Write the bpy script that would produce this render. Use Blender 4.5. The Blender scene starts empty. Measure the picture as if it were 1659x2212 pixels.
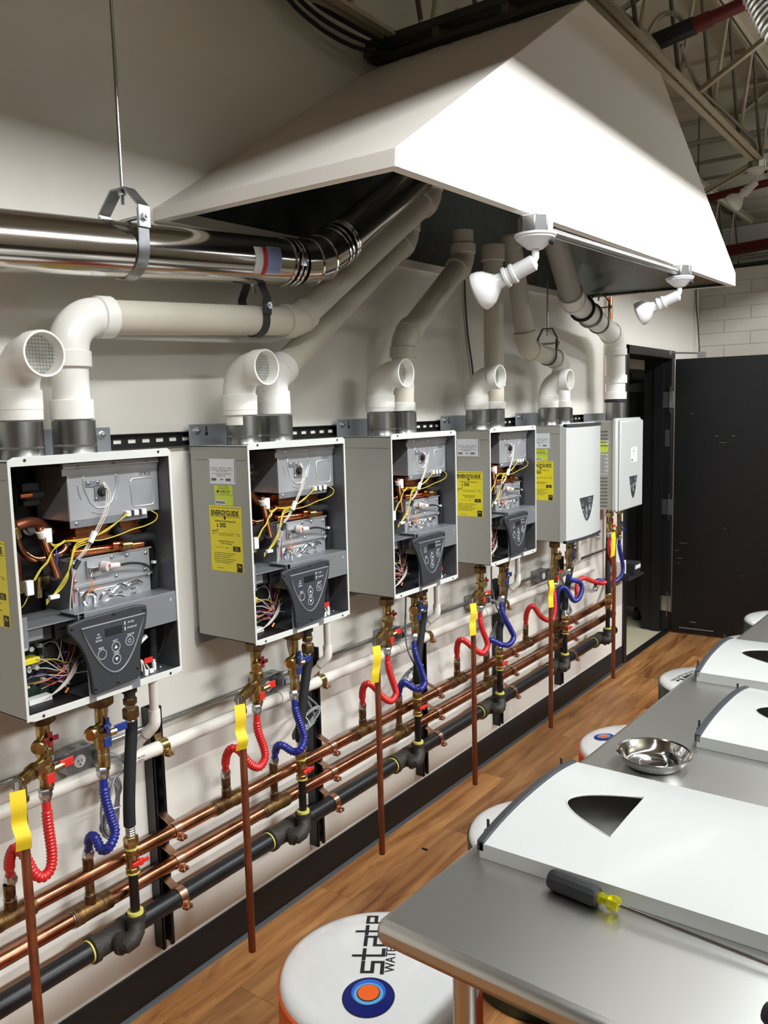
import bpy, bmesh, math, random
from mathutils import Vector, Matrix, Quaternion
random.seed(7)
S = bpy.context.scene
COL = S.collection
PI = math.pi
V = Vector

# ------------------------------------------------------------------ camera
cd = bpy.data.cameras.new('camera'); cam = bpy.data.objects.new('camera', cd); COL.objects.link(cam)
R_ = V((0.81047264, 0.58526277, -0.02452719)); U_ = V((-0.04981714, 0.11058545, 0.9926173)); F_ = V((-0.58365431, 0.80326729, -0.1187826))
M = Matrix.Identity(4)
for i in range(3):
    M[i][0] = R_[i]; M[i][1] = U_[i]; M[i][2] = -F_[i]
M[0][3], M[1][3], M[2][3] = 2.0116, 0.0, 1.7903
cam.matrix_world = M
cd.sensor_fit = 'VERTICAL'; cd.sensor_height = 24.0; cd.lens = 1805.19 / 2212 * 24.0; cd.clip_start = 0.05; cd.clip_end = 60
S.camera = cam

# ------------------------------------------------------------------ world, lamps of the room, added fill lights, exposure
w = bpy.data.worlds.new('world'); S.world = w; w.use_nodes = True
w.node_tree.nodes['Background'].inputs[0].default_value = (1.0, 0.93, 0.82, 1)
w.node_tree.nodes['Background'].inputs[1].default_value = 0.05
LC = (.93, .97, 1.0)
def area(name, loc, sx, sy, power, color=(1, .96, .9), spread=130, rot=(0, 0, 0)):
    l = bpy.data.lights.new(name, 'AREA'); l.shape = 'RECTANGLE'; l.size = sx; l.size_y = sy
    l.energy = power; l.color = color; l.spread = math.radians(spread)
    o = bpy.data.objects.new(name, l); o.location = loc; o.rotation_euler = rot; COL.objects.link(o); return o
# row of shaded fluorescent fixtures hanging from the joists (out of frame); their visors are built further down
FIX = [(1.8, .75, .62), (1.8, 2.6, .95), (1.8, 4.45, .85), (1.8, 6.3, .4)]
for i, (lx, ly, k) in enumerate(FIX):
    area('wall_side_tube', (lx, ly, 3.04), .045, 1.6, 52 * k, LC, 180, (0, math.radians(62), 0))
    area('down_side_tube', (lx, ly, 3.06), .06, 1.6, 1.5 * k + .5, LC, 150)
for i, (lx, ly) in enumerate([(5.2, -1.0), (5.2, 2.0), (5.2, 5.0)]):
    area('lower_wall_fill', (lx, ly, 3.3), .25, 2.2, 22, LC, 50, (0, math.radians(54), 0))  # unseen fill lights, added to brighten the lower wall
area('joist_fill', (3.3, 5.2, 2.9), .2, 1.6, 16, LC, 150, (0, math.radians(128), 0))  # added fill that lifts the third flood lamp, joist and far hood
for (lx, ly, pw_) in ((4.6, 1.5, 50), (4.6, 4.5, 75), (1.6, 9.8, 40)):
    area('ceiling_bounce_fill', (lx, ly, 3.0), .3, 1.6, pw_, LC, 160, (PI, 0, 0))  # unseen fills aimed up, added for ambient light off the ceiling
area('store_room_lamp', (-1.4, 7.2, 2.9), .5, .5, 14)
S.view_settings.view_transform = 'Standard'; S.view_settings.look = 'None'
S.view_settings.gamma = 1.0; S.view_settings.use_curve_mapping = False
S.view_settings.exposure = 0.0
S.render.engine = 'CYCLES'
S.cycles.max_bounces = 8

# ------------------------------------------------------------------ materials
def lin(c):
    c = c / 255.0
    return c / 12.92 if c <= .04045 else ((c + .055) / 1.055) ** 2.4
MATS = {}
def mat(name, rgb, rough=.5, metal=0., var=0., vscale=6., bump=0., bscale=60., coat=0., stretch=None, trans=0., rvar=0., dirt=None, dirt_amt=.5, dscale=5., aniso=0.):
    m = bpy.data.materials.new(name); m.use_nodes = True; MATS[name] = m
    nt = m.node_tree; N = nt.nodes; L = nt.links; P = N['Principled BSDF']
    c = [lin(v) for v in rgb] + [1]
    P.inputs['Base Color'].default_value = c; P.inputs['Roughness'].default_value = rough; P.inputs['Metallic'].default_value = metal
    if coat: P.inputs['Coat Weight'].default_value = coat; P.inputs['Coat Roughness'].default_value = .08
    if trans: P.inputs['Transmission Weight'].default_value = trans
    tc = N.new('ShaderNodeTexCoord'); src = tc.outputs['Object']
    if stretch:
        mp = N.new('ShaderNodeMapping'); mp.inputs['Scale'].default_value = stretch; L.new(src, mp.inputs[0]); src = mp.outputs[0]
    col = None
    if var or rvar:
        n = N.new('ShaderNodeTexNoise'); n.inputs['Scale'].default_value = vscale; n.inputs['Detail'].default_value = 5; L.new(src, n.inputs['Vector'])
    if var:
        r = N.new('ShaderNodeValToRGB'); r.color_ramp.elements[0].position = .3; r.color_ramp.elements[1].position = .7
        r.color_ramp.elements[0].color = [v * (1 - var) for v in c[:3]] + [1]; r.color_ramp.elements[1].color = [min(1, v * (1 + var)) for v in c[:3]] + [1]
        L.new(n.outputs[0], r.inputs[0]); L.new(r.outputs[0], P.inputs['Base Color']); col = r.outputs[0]
    if rvar:
        mr = N.new('ShaderNodeMapRange'); mr.inputs[3].default_value = max(0.02, rough - rvar); mr.inputs[4].default_value = rough + rvar
        mr.inputs[1].default_value = .3; mr.inputs[2].default_value = .7
        L.new(n.outputs[0], mr.inputs[0]); L.new(mr.outputs[0], P.inputs['Roughness'])
    if dirt:
        n2 = N.new('ShaderNodeTexNoise'); n2.inputs['Scale'].default_value = dscale; n2.inputs['Detail'].default_value = 7; n2.inputs['Roughness'].default_value = .65
        L.new(tc.outputs['Object'], n2.inputs['Vector'])
        r2 = N.new('ShaderNodeValToRGB'); r2.color_ramp.elements[0].position = 1 - dirt_amt - .12; r2.color_ramp.elements[1].position = 1 - dirt_amt + .12
        L.new(n2.outputs[0], r2.inputs[0])
        mx = N.new('ShaderNodeMix'); mx.data_type = 'RGBA'; L.new(r2.outputs[0], mx.inputs[0])
        if col: L.new(col, mx.inputs[6])
        else: mx.inputs[6].default_value = c
        mx.inputs[7].default_value = [lin(v) for v in dirt] + [1]; L.new(mx.outputs[2], P.inputs['Base Color'])
    if bump:
        n3 = N.new('ShaderNodeTexNoise'); n3.inputs['Scale'].default_value = bscale; n3.inputs['Detail'].default_value = 3; L.new(src, n3.inputs['Vector'])
        b = N.new('ShaderNodeBump'); b.inputs['Strength'].default_value = bump; b.inputs['Distance'].default_value = .01
        L.new(n3.outputs[0], b.inputs['Height']); L.new(b.outputs[0], P.inputs['Normal'])
    if aniso: P.inputs['Anisotropic'].default_value = aniso
    return m
WALL = mat('painted_drywall', (220, 215, 205), .75, bump=.06, bscale=160, var=.02, vscale=1.5)
BLOCK = mat('painted_block', (196, 191, 178), .8, bump=.25, bscale=90, var=.03)
JOINT = mat('block_joint', (184, 179, 166), .9)
DECK = mat('ceiling_deck', (168, 160, 138), .85, var=.08, vscale=3)
JOISTM = mat('joist_paint', (186, 178, 154), .6, var=.1, vscale=12)
JOISTD = mat('joist_dark_steel', (92, 86, 72), .6, var=.15, vscale=12)
BASEB = mat('rubber_baseboard', (20, 18, 17), .55)
BASEG = mat('rubber_baseboard_toe', (54, 58, 62), .5)
BLACKP = mat('black_door_paint', (17, 18, 21), .42, bump=.08, bscale=120, dirt=(38, 40, 44), dirt_amt=.28, dscale=3)
SCUFF = mat('white_scuff', (150, 150, 150), .7)
CASE = mat('heater_case_paint', (162, 162, 154), .45, bump=.12, bscale=420)
LIP = mat('heater_lip_paint', (208, 208, 203), .4)
INNER = mat('heater_inner_steel', (112, 113, 116), .42, metal=.6)
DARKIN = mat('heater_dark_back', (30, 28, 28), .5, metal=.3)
COVERW = mat('white_gloss_cover', (198, 199, 196), .28, coat=.25)
DKPLAS = mat('charcoal_plastic', (56, 58, 62), .42)
PANEL = mat('panel_plastic', (48, 50, 54), .45)
PANELF = mat('panel_face', (58, 60, 66), .35)
DISPLAY = mat('display_window', (22, 23, 26), .15)
PRINT = mat('white_print', (215, 215, 215), .6)
INK = mat('black_ink', (22, 22, 22), .6)
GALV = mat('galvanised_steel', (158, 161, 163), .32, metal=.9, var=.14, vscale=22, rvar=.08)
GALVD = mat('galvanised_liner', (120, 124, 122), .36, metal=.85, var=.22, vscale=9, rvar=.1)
STEELB = mat('bright_steel_plate', (186, 187, 190), .33, metal=.55, var=.06, vscale=10, rvar=.06)
STEELG = mat('grey_bracket_steel', (138, 140, 144), .38, metal=.45)
DUCT = mat('stainless_duct', (205, 200, 194), .13, metal=1.)
STAINL = mat('stainless_table', (200, 199, 195), .36, metal=1.)
CHROME = mat('chrome', (214, 214, 216), .1, metal=1.)
ZINC = mat('zinc_hardware', (190, 192, 194), .28, metal=1.)
COLLAR = mat('vent_collar_steel', (150, 150, 148), .33, metal=1., stretch=(1, 1, .1), rvar=.1, vscale=30)
PVC = mat('white_pvc', (234, 231, 223), .3, coat=.15, var=.02)
PVCB = mat('beige_pvc', (203, 195, 178), .42, var=.03)
PVCG = mat('grey_cpvc', (158, 153, 146), .4)
PVCL = mat('white_drain_pvc', (222, 216, 206), .35)
COPPER = mat('copper_pipe', (198, 138, 106), .26, metal=1., var=.12, vscale=9, rvar=.08, dirt=(110, 66, 40), dirt_amt=.45, dscale=5)
COPPERD = mat('tarnished_copper', (150, 88, 60), .42, metal=.75, var=.2, vscale=8, dirt=(96, 58, 40), dirt_amt=.4, dscale=9)
COPPERI = mat('bright_copper', (226, 140, 92), .2, metal=1.)
BRASS = mat('brass', (190, 166, 112), .28, metal=1., dirt=(104, 80, 48), dirt_amt=.42, dscale=30)
BRASSD = mat('flux_stained_copper', (134, 104, 62), .4, metal=.85, dirt=(82, 58, 38), dirt_amt=.5, dscale=34)
CLAMP = mat('copper_clamp', (198, 156, 132), .3, metal=1.)
BLKPIPE = mat('black_iron_pipe', (15, 17, 19), .38, coat=.0, bump=.05)
BLKFIT = mat('black_iron_fitting', (44, 40, 34), .6, bump=.3, bscale=150)
YTAPE = mat('yellow_gas_tape', (206, 200, 96), .6)
STRUT = mat('black_strut', (16, 17, 18), .4)
RED = mat('red_hose', (196, 34, 32), .36, coat=.2)
REDH = mat('red_handle', (205, 38, 32), .4)
REDD = mat('dark_red_handle', (136, 26, 28), .42)
BLUE = mat('blue_hose', (26, 36, 122), .34, coat=.2)
BLUEH = mat('blue_handle', (28, 50, 120), .4)
YTAG = mat('yellow_tag', (236, 208, 42), .6, var=.04)
YLAB = mat('yellow_label', (236, 220, 40), .45)
LIMELAB = mat('lime_label', (206, 222, 60), .45)
WLAB = mat('white_label', (226, 228, 232), .4)
RUBBER = mat('black_rubber', (24, 24, 25), .65)
HOSEB = mat('black_foam_hose', (20, 20, 22), .8)
PCB = mat('circuit_board', (26, 44, 30), .5, var=.4, vscale=60)
WYEL = mat('yellow_wire', (206, 186, 62), .45)
WWHT = mat('white_wire', (222, 212, 200), .45)
WRED = mat('red_wire', (178, 44, 36), .45)
WORG = mat('orange_wire', (214, 120, 50), .45)
WBLU = mat('blue_wire', (50, 56, 130), .45)
WPUR = mat('purple_wire', (128, 100, 170), .45)
NYLON = mat('white_nylon', (232, 232, 228), .4)
CERAM = mat('pinkish_insulator', (222, 206, 200), .4)
CORDG = mat('grey_cord', (124, 126, 128), .45)
CORDW = mat('brown_grey_cord', (90, 84, 72), .6)
HOODW = mat('hood_white_paint', (226, 219, 209), .55, bump=.04, bscale=30)
LAMPW = mat('white_lamp_plastic', (225, 225, 225), .35)
GLASSW = mat('frosted_lamp_glass', (236, 236, 234), .16, coat=.5)
REDPIPE = mat('red_sprinkler_pipe', (112, 32, 28), .5)
BLKSLV = mat('black_sleeve', (38, 40, 42), .55)
FLEXD = mat('silver_flex_duct', (190, 192, 190), .3, metal=.9)
FLEXC = mat('armoured_cable', (176, 172, 160), .4, metal=.6)
TRACKM = mat('dark_track_steel', (62, 62, 60), .5, metal=.4)
ORANGE = mat('orange_band', (226, 92, 36), .35)
GREEN = mat('dark_green_band', (24, 58, 40), .3)
STOOLW = mat('white_stool_top', (236, 236, 234), .16, coat=.5)
NAVY = mat('navy_print', (10, 22, 110), .3)
SKY = mat('sky_print', (100, 176, 232), .3)
MIDB = mat('mid_blue_print', (44, 108, 214), .3)
ORPR = mat('orange_print', (250, 106, 32), .3)
CREAM = mat('cream_floor', (206, 197, 166), .6, var=.04)
AMBER = mat('yellow_acetate', (222, 216, 20), .08, trans=.75)
GRIP = mat('black_rubber_grip', (28, 28, 30), .6, bump=.15, bscale=300)
WARNR = mat('warning_red', (196, 64, 52), .5)
WARNB = mat('pale_blue_label', (142, 152, 192), .5)
WARNG = mat('grey_white_label', (196, 196, 192), .5)

def wood_mat():
    m = bpy.data.materials.new('oak_look_vinyl'); m.use_nodes = True; nt = m.node_tree; N = nt.nodes; L = nt.links; P = N['Principled BSDF']
    tc = N.new('ShaderNodeTexCoord'); oi = N.new('ShaderNodeObjectInfo')
    cmb = N.new('ShaderNodeCombineXYZ'); ml = N.new('ShaderNodeMath'); ml.operation = 'MULTIPLY'; ml.inputs[1].default_value = 37.
    L.new(oi.outputs['Random'], ml.inputs[0]); L.new(ml.outputs[0], cmb.inputs[0]); L.new(ml.outputs[0], cmb.inputs[1]); L.new(ml.outputs[0], cmb.inputs[2])
    ad = N.new('ShaderNodeVectorMath'); ad.operation = 'ADD'; L.new(tc.outputs['Object'], ad.inputs[0]); L.new(cmb.outputs[0], ad.inputs[1])
    mp = N.new('ShaderNodeMapping'); mp.inputs['Scale'].default_value = (1, .09, 1); L.new(ad.outputs[0], mp.inputs[0])
    n = N.new('ShaderNodeTexNoise'); n.inputs['Scale'].default_value = 17; n.inputs['Detail'].default_value = 8; n.inputs['Roughness'].default_value = .62; n.inputs['Distortion'].default_value = .9
    L.new(mp.outputs[0], n.inputs['Vector'])
    r = N.new('ShaderNodeValToRGB'); e = r.color_ramp.elements
    e[0].position = .3; e[0].color = (lin(112), lin(66), lin(34), 1); e[1].position = .62; e[1].color = (lin(190), lin(136), lin(82), 1)
    k = e.new(.42); k.color = (lin(158), lin(104), lin(58), 1); k = e.new(.8); k.color = (lin(208), lin(160), lin(102), 1)
    L.new(n.outputs[0], r.inputs[0])
    # board-to-board tone
    hv = N.new('ShaderNodeHueSaturation'); mr = N.new('ShaderNodeMapRange'); mr.inputs[3].default_value = .72; mr.inputs[4].default_value = 1.14
    L.new(oi.outputs['Random'], mr.inputs[0]); L.new(mr.outputs[0], hv.inputs['Value']); L.new(r.outputs[0], hv.inputs['Color'])
    # dark knots and streaks
    mp2 = N.new('ShaderNodeMapping'); mp2.inputs['Scale'].default_value = (1, .25, 1); L.new(ad.outputs[0], mp2.inputs[0])
    n2 = N.new('ShaderNodeTexNoise'); n2.inputs['Scale'].default_value = 7; n2.inputs['Detail'].default_value = 9; n2.inputs['Roughness'].default_value = .7; n2.inputs['Distortion'].default_value = 1.5
    L.new(mp2.outputs[0], n2.inputs['Vector'])
    r2 = N.new('ShaderNodeValToRGB'); r2.color_ramp.elements[0].position = .58; r2.color_ramp.elements[1].position = .72
    L.new(n2.outputs[0], r2.inputs[0])
    mx = N.new('ShaderNodeMix'); mx.data_type = 'RGBA'; mf = N.new('ShaderNodeMath'); mf.operation = 'MULTIPLY'; mf.inputs[1].default_value = .78
    L.new(r2.outputs[0], mf.inputs[0]); L.new(mf.outputs[0], mx.inputs[0]); L.new(hv.outputs[0], mx.inputs[6]); mx.inputs[7].default_value = (lin(98), lin(58), lin(32), 1)
    L.new(mx.outputs[2], P.inputs['Base Color']); P.inputs['Roughness'].default_value = .42
    b = N.new('ShaderNodeBump'); b.inputs['Strength'].default_value = .1; b.inputs['Distance'].default_value = .005; L.new(n.outputs[0], b.inputs['Height']); L.new(b.outputs[0], P.inputs['Normal'])
    return m
WOOD = wood_mat()

# ------------------------------------------------------------------ mesh helpers
class MB:
    def __init__(s): s.v = []; s.f = []; s.mi = []
    def add(s, vs, fs, m=0):
        o = len(s.v); s.v += [tuple(p) for p in vs]; s.f += [tuple(i + o for i in f) for f in fs]; s.mi += [m] * len(fs); return s
    def box(s, a, b, m=0):
        x0, y0, z0 = a; x1, y1, z1 = b
        if x0 > x1: x0, x1 = x1, x0
        if y0 > y1: y0, y1 = y1, y0
        if z0 > z1: z0, z1 = z1, z0
        return s.add([(x0, y0, z0), (x1, y0, z0), (x1, y1, z0), (x0, y1, z0), (x0, y0, z1), (x1, y0, z1), (x1, y1, z1), (x0, y1, z1)],
                     [(0, 3, 2, 1), (4, 5, 6, 7), (0, 1, 5, 4), (1, 2, 6, 5), (2, 3, 7, 6), (3, 0, 4, 7)], m)
    def frames(s, pts, closed=False):
        n = len(pts); T = []
        for i in range(n):
            if closed: t = pts[(i + 1) % n] - pts[i - 1]
            else: t = pts[min(i + 1, n - 1)] - pts[max(i - 1, 0)]
            T.append(t.normalized() if t.length > 1e-9 else V((0, 0, 1)))
        a = V((0, 0, 1)) if abs(T[0].z) < .9 else V((1, 0, 0))
        u = (a - T[0] * a.dot(T[0])).normalized(); out = []
        for i in range(n):
            if i: 
                q = T[i - 1].rotation_difference(T[i]); u = q @ u; u = (u - T[i] * u.dot(T[i])).normalized()
            out.append((pts[i], T[i], u, T[i].cross(u)))
        return out
    def tube(s, pts, r, seg=12, m=0, caps=True, closed=False):
        pts = [V(p) for p in pts]; n = len(pts); rr = r if isinstance(r, (list, tuple)) else [r] * n
        vs = []; fs = []
        for i, (p, t, u, w_) in enumerate(s.frames(pts, closed)):
            for k in range(seg):
                a = 2 * PI * k / seg; vs.append(p + (u * math.cos(a) + w_ * math.sin(a)) * rr[i])
        rng = n if closed else n - 1
        for i in range(rng):
            j = (i + 1) % n
            for k in range(seg):
                k2 = (k + 1) % seg; fs.append((i * seg + k, i * seg + k2, j * seg + k2, j * seg + k))
        if caps and not closed:
            fs.append(tuple(range(seg))[::-1]); fs.append(tuple((n - 1) * seg + k for k in range(seg)))
        return s.add(vs, fs, m)
    def lathe(s, prof, origin, axis=(0, 0, 1), seg=20, m=0, caps=True):
        """prof: (radius, height along axis)"""
        ax = V(axis).normalized(); a = V((0, 0, 1)) if abs(ax.z) < .9 else V((1, 0, 0))
        u = (a - ax * a.dot(ax)).normalized(); w_ = ax.cross(u); o = V(origin); vs = []; fs = []
        for (r, h) in prof:
            for k in range(seg):
                t = 2 * PI * k / seg; vs.append(o + ax * h + (u * math.cos(t) + w_ * math.sin(t)) * max(r, 1e-5))
        for i in range(len(prof) - 1):
            for k in range(seg):
                k2 = (k + 1) % seg; fs.append((i * seg + k, i * seg + k2, (i + 1) * seg + k2, (i + 1) * seg + k))
        if caps and prof[0][0] > 1e-4: fs.append(tuple(range(seg))[::-1])
        if caps and prof[-1][0] > 1e-4: fs.append(tuple((len(prof) - 1) * seg + k for k in range(seg)))
        return s.add(vs, fs, m)
    def prism(s, poly, axis, lo, hi, m=0):
        """poly in the two other axes (cyclic order) extruded along axis 0/1/2"""
        def mk(p, h):
            if axis == 0: return (h, p[0], p[1])
            if axis == 1: return (p[0], h, p[1])
            return (p[0], p[1], h)
        n = len(poly); vs = [mk(p, lo) for p in poly] + [mk(p, hi) for p in poly]
        fs = [tuple(range(n))[::-1], tuple(range(n, 2 * n))] + [(i, (i + 1) % n, n + (i + 1) % n, n + i) for i in range(n)]
        return s.add(vs, fs, m)
    def strip(s, pts, wvec, th, m=0):
        """flat bar of width vector wvec and thickness th following pts"""
        pts = [V(p) for p in pts]; wv = V(wvec); n = len(pts); vs = []
        for i in range(n):
            t = (pts[min(i + 1, n - 1)] - pts[max(i - 1, 0)]).normalized(); nn = t.cross(wv).normalized() * th / 2
            vs += [pts[i] - wv / 2 - nn, pts[i] + wv / 2 - nn, pts[i] + wv / 2 + nn, pts[i] - wv / 2 + nn]
        fs = [(0, 1, 2, 3), tuple(4 * (n - 1) + k for k in (3, 2, 1, 0))]
        for i in range(n - 1):
            for k in range(4):
                k2 = (k + 1) % 4; fs.append((4 * i + k, 4 * (i + 1) + k, 4 * (i + 1) + k2, 4 * i + k2))
        return s.add(vs, fs, m)
    def build(s, name, mats, parent=None, bevel=0, loc=None, smooth=35, fix=True):
        me = bpy.data.meshes.new(name); me.from_pydata(s.v, [], s.f)
        if not isinstance(mats, (list, tuple)): mats = [mats]
        for m in mats: me.materials.append(m)
        me.polygons.foreach_set('material_index', s.mi)
        if fix:
            bm = bmesh.new(); bm.from_mesh(me); bmesh.ops.recalc_face_normals(bm, faces=bm.faces); bm.to_mesh(me); bm.free()
        me.polygons.foreach_set('use_smooth', [True] * len(me.polygons)); me.set_sharp_from_angle(angle=math.radians(smooth)); me.update()
        o = bpy.data.objects.new(name, me); COL.objects.link(o)
        if parent: o.parent = parent
        if loc: o.location = loc
        if bevel:
            md = o.modifiers.new('bevel', 'BEVEL'); md.width = bevel; md.segments = 2; md.limit_method = 'ANGLE'; md.angle_limit = math.radians(40); md.harden_normals = False
        return o
def empty(name, loc, label, cat, group=None, rz=0):
    o = bpy.data.objects.new(name, None); COL.objects.link(o); o.location = loc; o.rotation_euler = (0, 0, rz); o.empty_display_size = .05
    return tag(o, label, cat, group)
def tag(o, label, cat, group=None):
    o['label'] = label; o['category'] = cat
    if group: o['group'] = group
    return o
def copy_tree(o, parent=None):
    c = o.copy(); COL.objects.link(c)
    if parent: c.parent = parent
    for ch in list(o.children): copy_tree(ch, c)
    return c
def structure(o): o['kind'] = 'structure'; return o
def catmull(pts, n=6):
    P = [V(p) for p in pts]; P = [P[0] * 2 - P[1]] + P + [P[-1] * 2 - P[-2]]; out = []
    for i in range(1, len(P) - 2):
        a, b, c, d = P[i - 1:i + 3]
        for k in range(n):
            t = k / n; out.append(.5 * ((2 * b) + (c - a) * t + (2 * a - 5 * b + 4 * c - d) * t * t + (3 * b - a - 3 * c + d) * t ** 3))
    out.append(P[-2]); return out
def resample(pts, step):
    out = [pts[0]]; acc = 0
    for i in range(1, len(pts)):
        a, b = pts[i - 1], pts[i]; L = (b - a).length
        while acc + L >= step:
            t = (step - acc) / L; a = a.lerp(b, t); out.append(a); L = (b - a).length; acc = 0
        acc += L
    return out
def arc_corner(a, c, b, rad, n=8):
    """fillet points at corner c between a and b"""
    d1 = (a - c).normalized(); d2 = (b - c).normalized(); th = PI - d1.angle(d2)
    t = rad * math.tan(th / 2); p1 = c + d1 * t; p2 = c + d2 * t
    bis = (d1 + d2).normalized(); cen = c + bis * (rad / math.cos(th / 2)); out = []
    v1 = p1 - cen; ax = v1.cross(p2 - cen).normalized()
    for k in range(n + 1): out.append(cen + Quaternion(ax, th * k / n) @ v1)
    return out, t, d1, d2
TEXTC = {}
def text_geo(txt, size, bold=0.):
    key = (txt, bold)
    if key not in TEXTC:
        c = bpy.data.curves.new('t', 'FONT'); c.body = txt; c.size = 1; c.align_x = 'CENTER'; c.align_y = 'CENTER'; c.offset = bold; c.resolution_u = 2
        o = bpy.data.objects.new('t', c); COL.objects.link(o); bpy.context.view_layer.update()
        me = bpy.data.meshes.new_from_object(o.evaluated_get(bpy.context.evaluated_depsgraph_get()))
        TEXTC[key] = ([v.co.copy() for v in me.vertices], [tuple(p.vertices) for p in me.polygons])
        bpy.data.objects.remove(o); bpy.data.curves.remove(c); bpy.data.meshes.remove(me)
    vs, fs = TEXTC[key]
    return [v * size for v in vs], fs
def add_text(mb, txt, size, o, right, up, m=0, bold=0., sx=1., wrap=None):
    vs, fs = text_geo(txt, size, bold); o = V(o); r = V(right).normalized(); u = V(up).normalized()
    out = [o + r * (v.x * sx) + u * v.y for v in vs]
    if wrap: out = [wrap(p) for p in out]
    mb.add(out, fs, m)

# ------------------------------------------------------------------ room shell
def slab(name, a, b, m, parent=None): return structure(MB().box(a, b).build(name, m, parent)) if not parent else MB().box(a, b).build(name, m, parent)
fl = slab('floor', (0, -4, -.03), (7, 7.29, -.004), BASEB)
plank_mesh = None
pw, pl = .178, 1.22
for i in range(21):
    off = (i * .47) % 1.0 * pl
    y = -1.4 - off
    while y < 7.2:
        if plank_mesh is None:
            o = MB().box((.0006, .0006, -.004), (pw - .0006, pl - .0006, 0)).build('plank', WOOD, fl); plank_mesh = o.data
            o.location = (i * pw, y, 0)
        else:
            o = bpy.data.objects.new('plank', plank_mesh); COL.objects.link(o); o.parent = fl; o.location = (i * pw, y, 0)
        if y + pl > 7.28:
            o.scale.y = (7.28 - y) / pl
        y += pl
wl = MB()
wl.box((-.2, -4, -.02), (0, 5.56, 4.1)) if False else None
wl.box((-.2, -4, -.02), (0, 5.0, 4.1)); wl.box((-.2, 5.0, -.02), (0, 5.56, 2.9)); wl.box((-.2, 5.56, 2.19), (0, 6.61, 2.9)); wl.box((-.2, 6.61, -.02), (0, 7.29, 2.9))
wall_left = structure(wl.build('wall_left', WALL))
wb = structure(MB().box((-.2, 7.29, -.02), (7, 7.49, 2.87)).build('wall_back', JOINT))
bm0 = None
for r in range(14):
    for c in range(4):
        x0 = c * .406 - (.203 if r % 2 else 0); x1 = max(.02, x0 + .4)
        x0 = max(0.002, x0)
        if x1 - x0 < .05: continue
        MB().box((x0, 7.286, 1.455 + r * .1015), (x1, 7.29, 1.455 + r * .1015 + .0965)).build('block', BLOCK, wb, bevel=.0015)
slab('wall_right', (7, -4, -.02), (7.2, 12, 4.1), WALL)
slab('wall_front', (-.2, -4.2, -.02), (7.2, -4, 4.1), WALL)
slab('wall_far', (-4, 12, -.02), (7.2, 12.2, 4.1), WALL)
slab('ceiling', (-4, -4.2, 4.1), (7.2, 12.2, 4.2), DECK)
ceil = bpy.data.objects['ceiling']
for i in range(26):
    MB().box((-3.9, -3.8 + i * .62, 4.07), (7, -3.74 + i * .62, 4.1)).build('deck_rib', DECK, ceil)
# store room beyond the door
slab('floor_store_room', (-4, 4.6, -.03), (-.035, 12, -.003), CREAM)
slab('wall_store_room', (-4.1, 4.5, -.02), (-4, 12, 4.1), WALL)
slab('wall_store_room_back', (-4, 8.6, -.02), (-.2, 8.7, 2.9), WALL)
structure(MB().box((-.035, 5.6, -.01), (.02, 6.55, .006)).build('trim_1', BASEB, bevel=.002))
bb = MB(); bb.prism([(.0, .0), (.006, .0), (.006, .095), (.004, .1), (0, .1)], 1, 0, 1)
def bboard(name, y0, y1):
    o = MB().prism([(.0005, .004), (.0065, .004), (.0065, .128), (.004, .132), (.0005, .132)], 1, y0, y1)
    # poly is (x, z); prism on axis 1 maps (x, h, z)
    o = structure(o.build(name, BASEB)); MB().prism([(.0005, .0), (.02, .0), (.012, .006), (.0005, .012)], 1, y0, y1).build('toe', BASEG, o); return o
bboard('baseboard_left', -4, 5.555)
bboard('baseboard_left_far', 6.62, 7.28)
# black door and frame
dr = structure(MB().box((-.205, 5.55, 0), (.015, 5.605, 2.2)).build('door_1', BLACKP, bevel=.003))
MB().box((-.205, 6.555, 0), (.012, 6.615, 2.2)).build('far_jamb', BLACKP, dr, bevel=.003)
MB().box((-.205, 5.55, 2.14), (.015, 6.615, 2.2)).build('head_jamb', BLACKP, dr, bevel=.003)
MB().box((-.12, 6.53, 0), (-.05, 6.555, 2.14)).build('door_stop', BLACKP, dr)
th = math.radians(2)
dxv, dyv = math.cos(th), math.sin(th)
leaf = MB().box((0, -.022, .012), (1.06, .022, 2.135)).build('door_leaf', BLACKP, dr, bevel=.002)
leaf.location = (.035, 6.575, 0); leaf.rotation_euler = (0, 0, th)
sc = MB()
for (a, b, l, t) in [(.05, .72, .06, .002), (.02, .66, .03, .002), (.03, .60, .05, .0015), (.04, .56, .02, .0015), (.3, 1.55, .02, .003), (.33, 1.50, .05, .002), (.42, 1.55, .02, .003), (.06, .045, .26, .006), (.14, .1, .05, .004), (.12, 1.72, .02, .002), (.38, .85, .01, .003), (.5, .5, .03, .001)]:
    sc.box((a, -.0228, b), (a + l, -.0222, b + t))
sc.build('scuffs', SCUFF, leaf)
MB().box((.0, -.026, .0), (.1, -.0235, 2.1)) 
for hz in (1.83, 1.0, .23):
    h = MB().box((.001, 6.53, hz - .1), (.004, 6.555, hz + .1)).box((-.05, 6.5505, hz - .06), (.02, 6.5545, hz + .06))
    h.tube([(.022, 6.547, hz - .062), (.022, 6.547, hz + .062)], .008, 10)
    h = h.build('hinge', ZINC, dr)
MB().box((-.035, 6.5505, 1.47), (.0, 6.5545, 1.6)).build('strike_plate', ZINC, dr)
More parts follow.
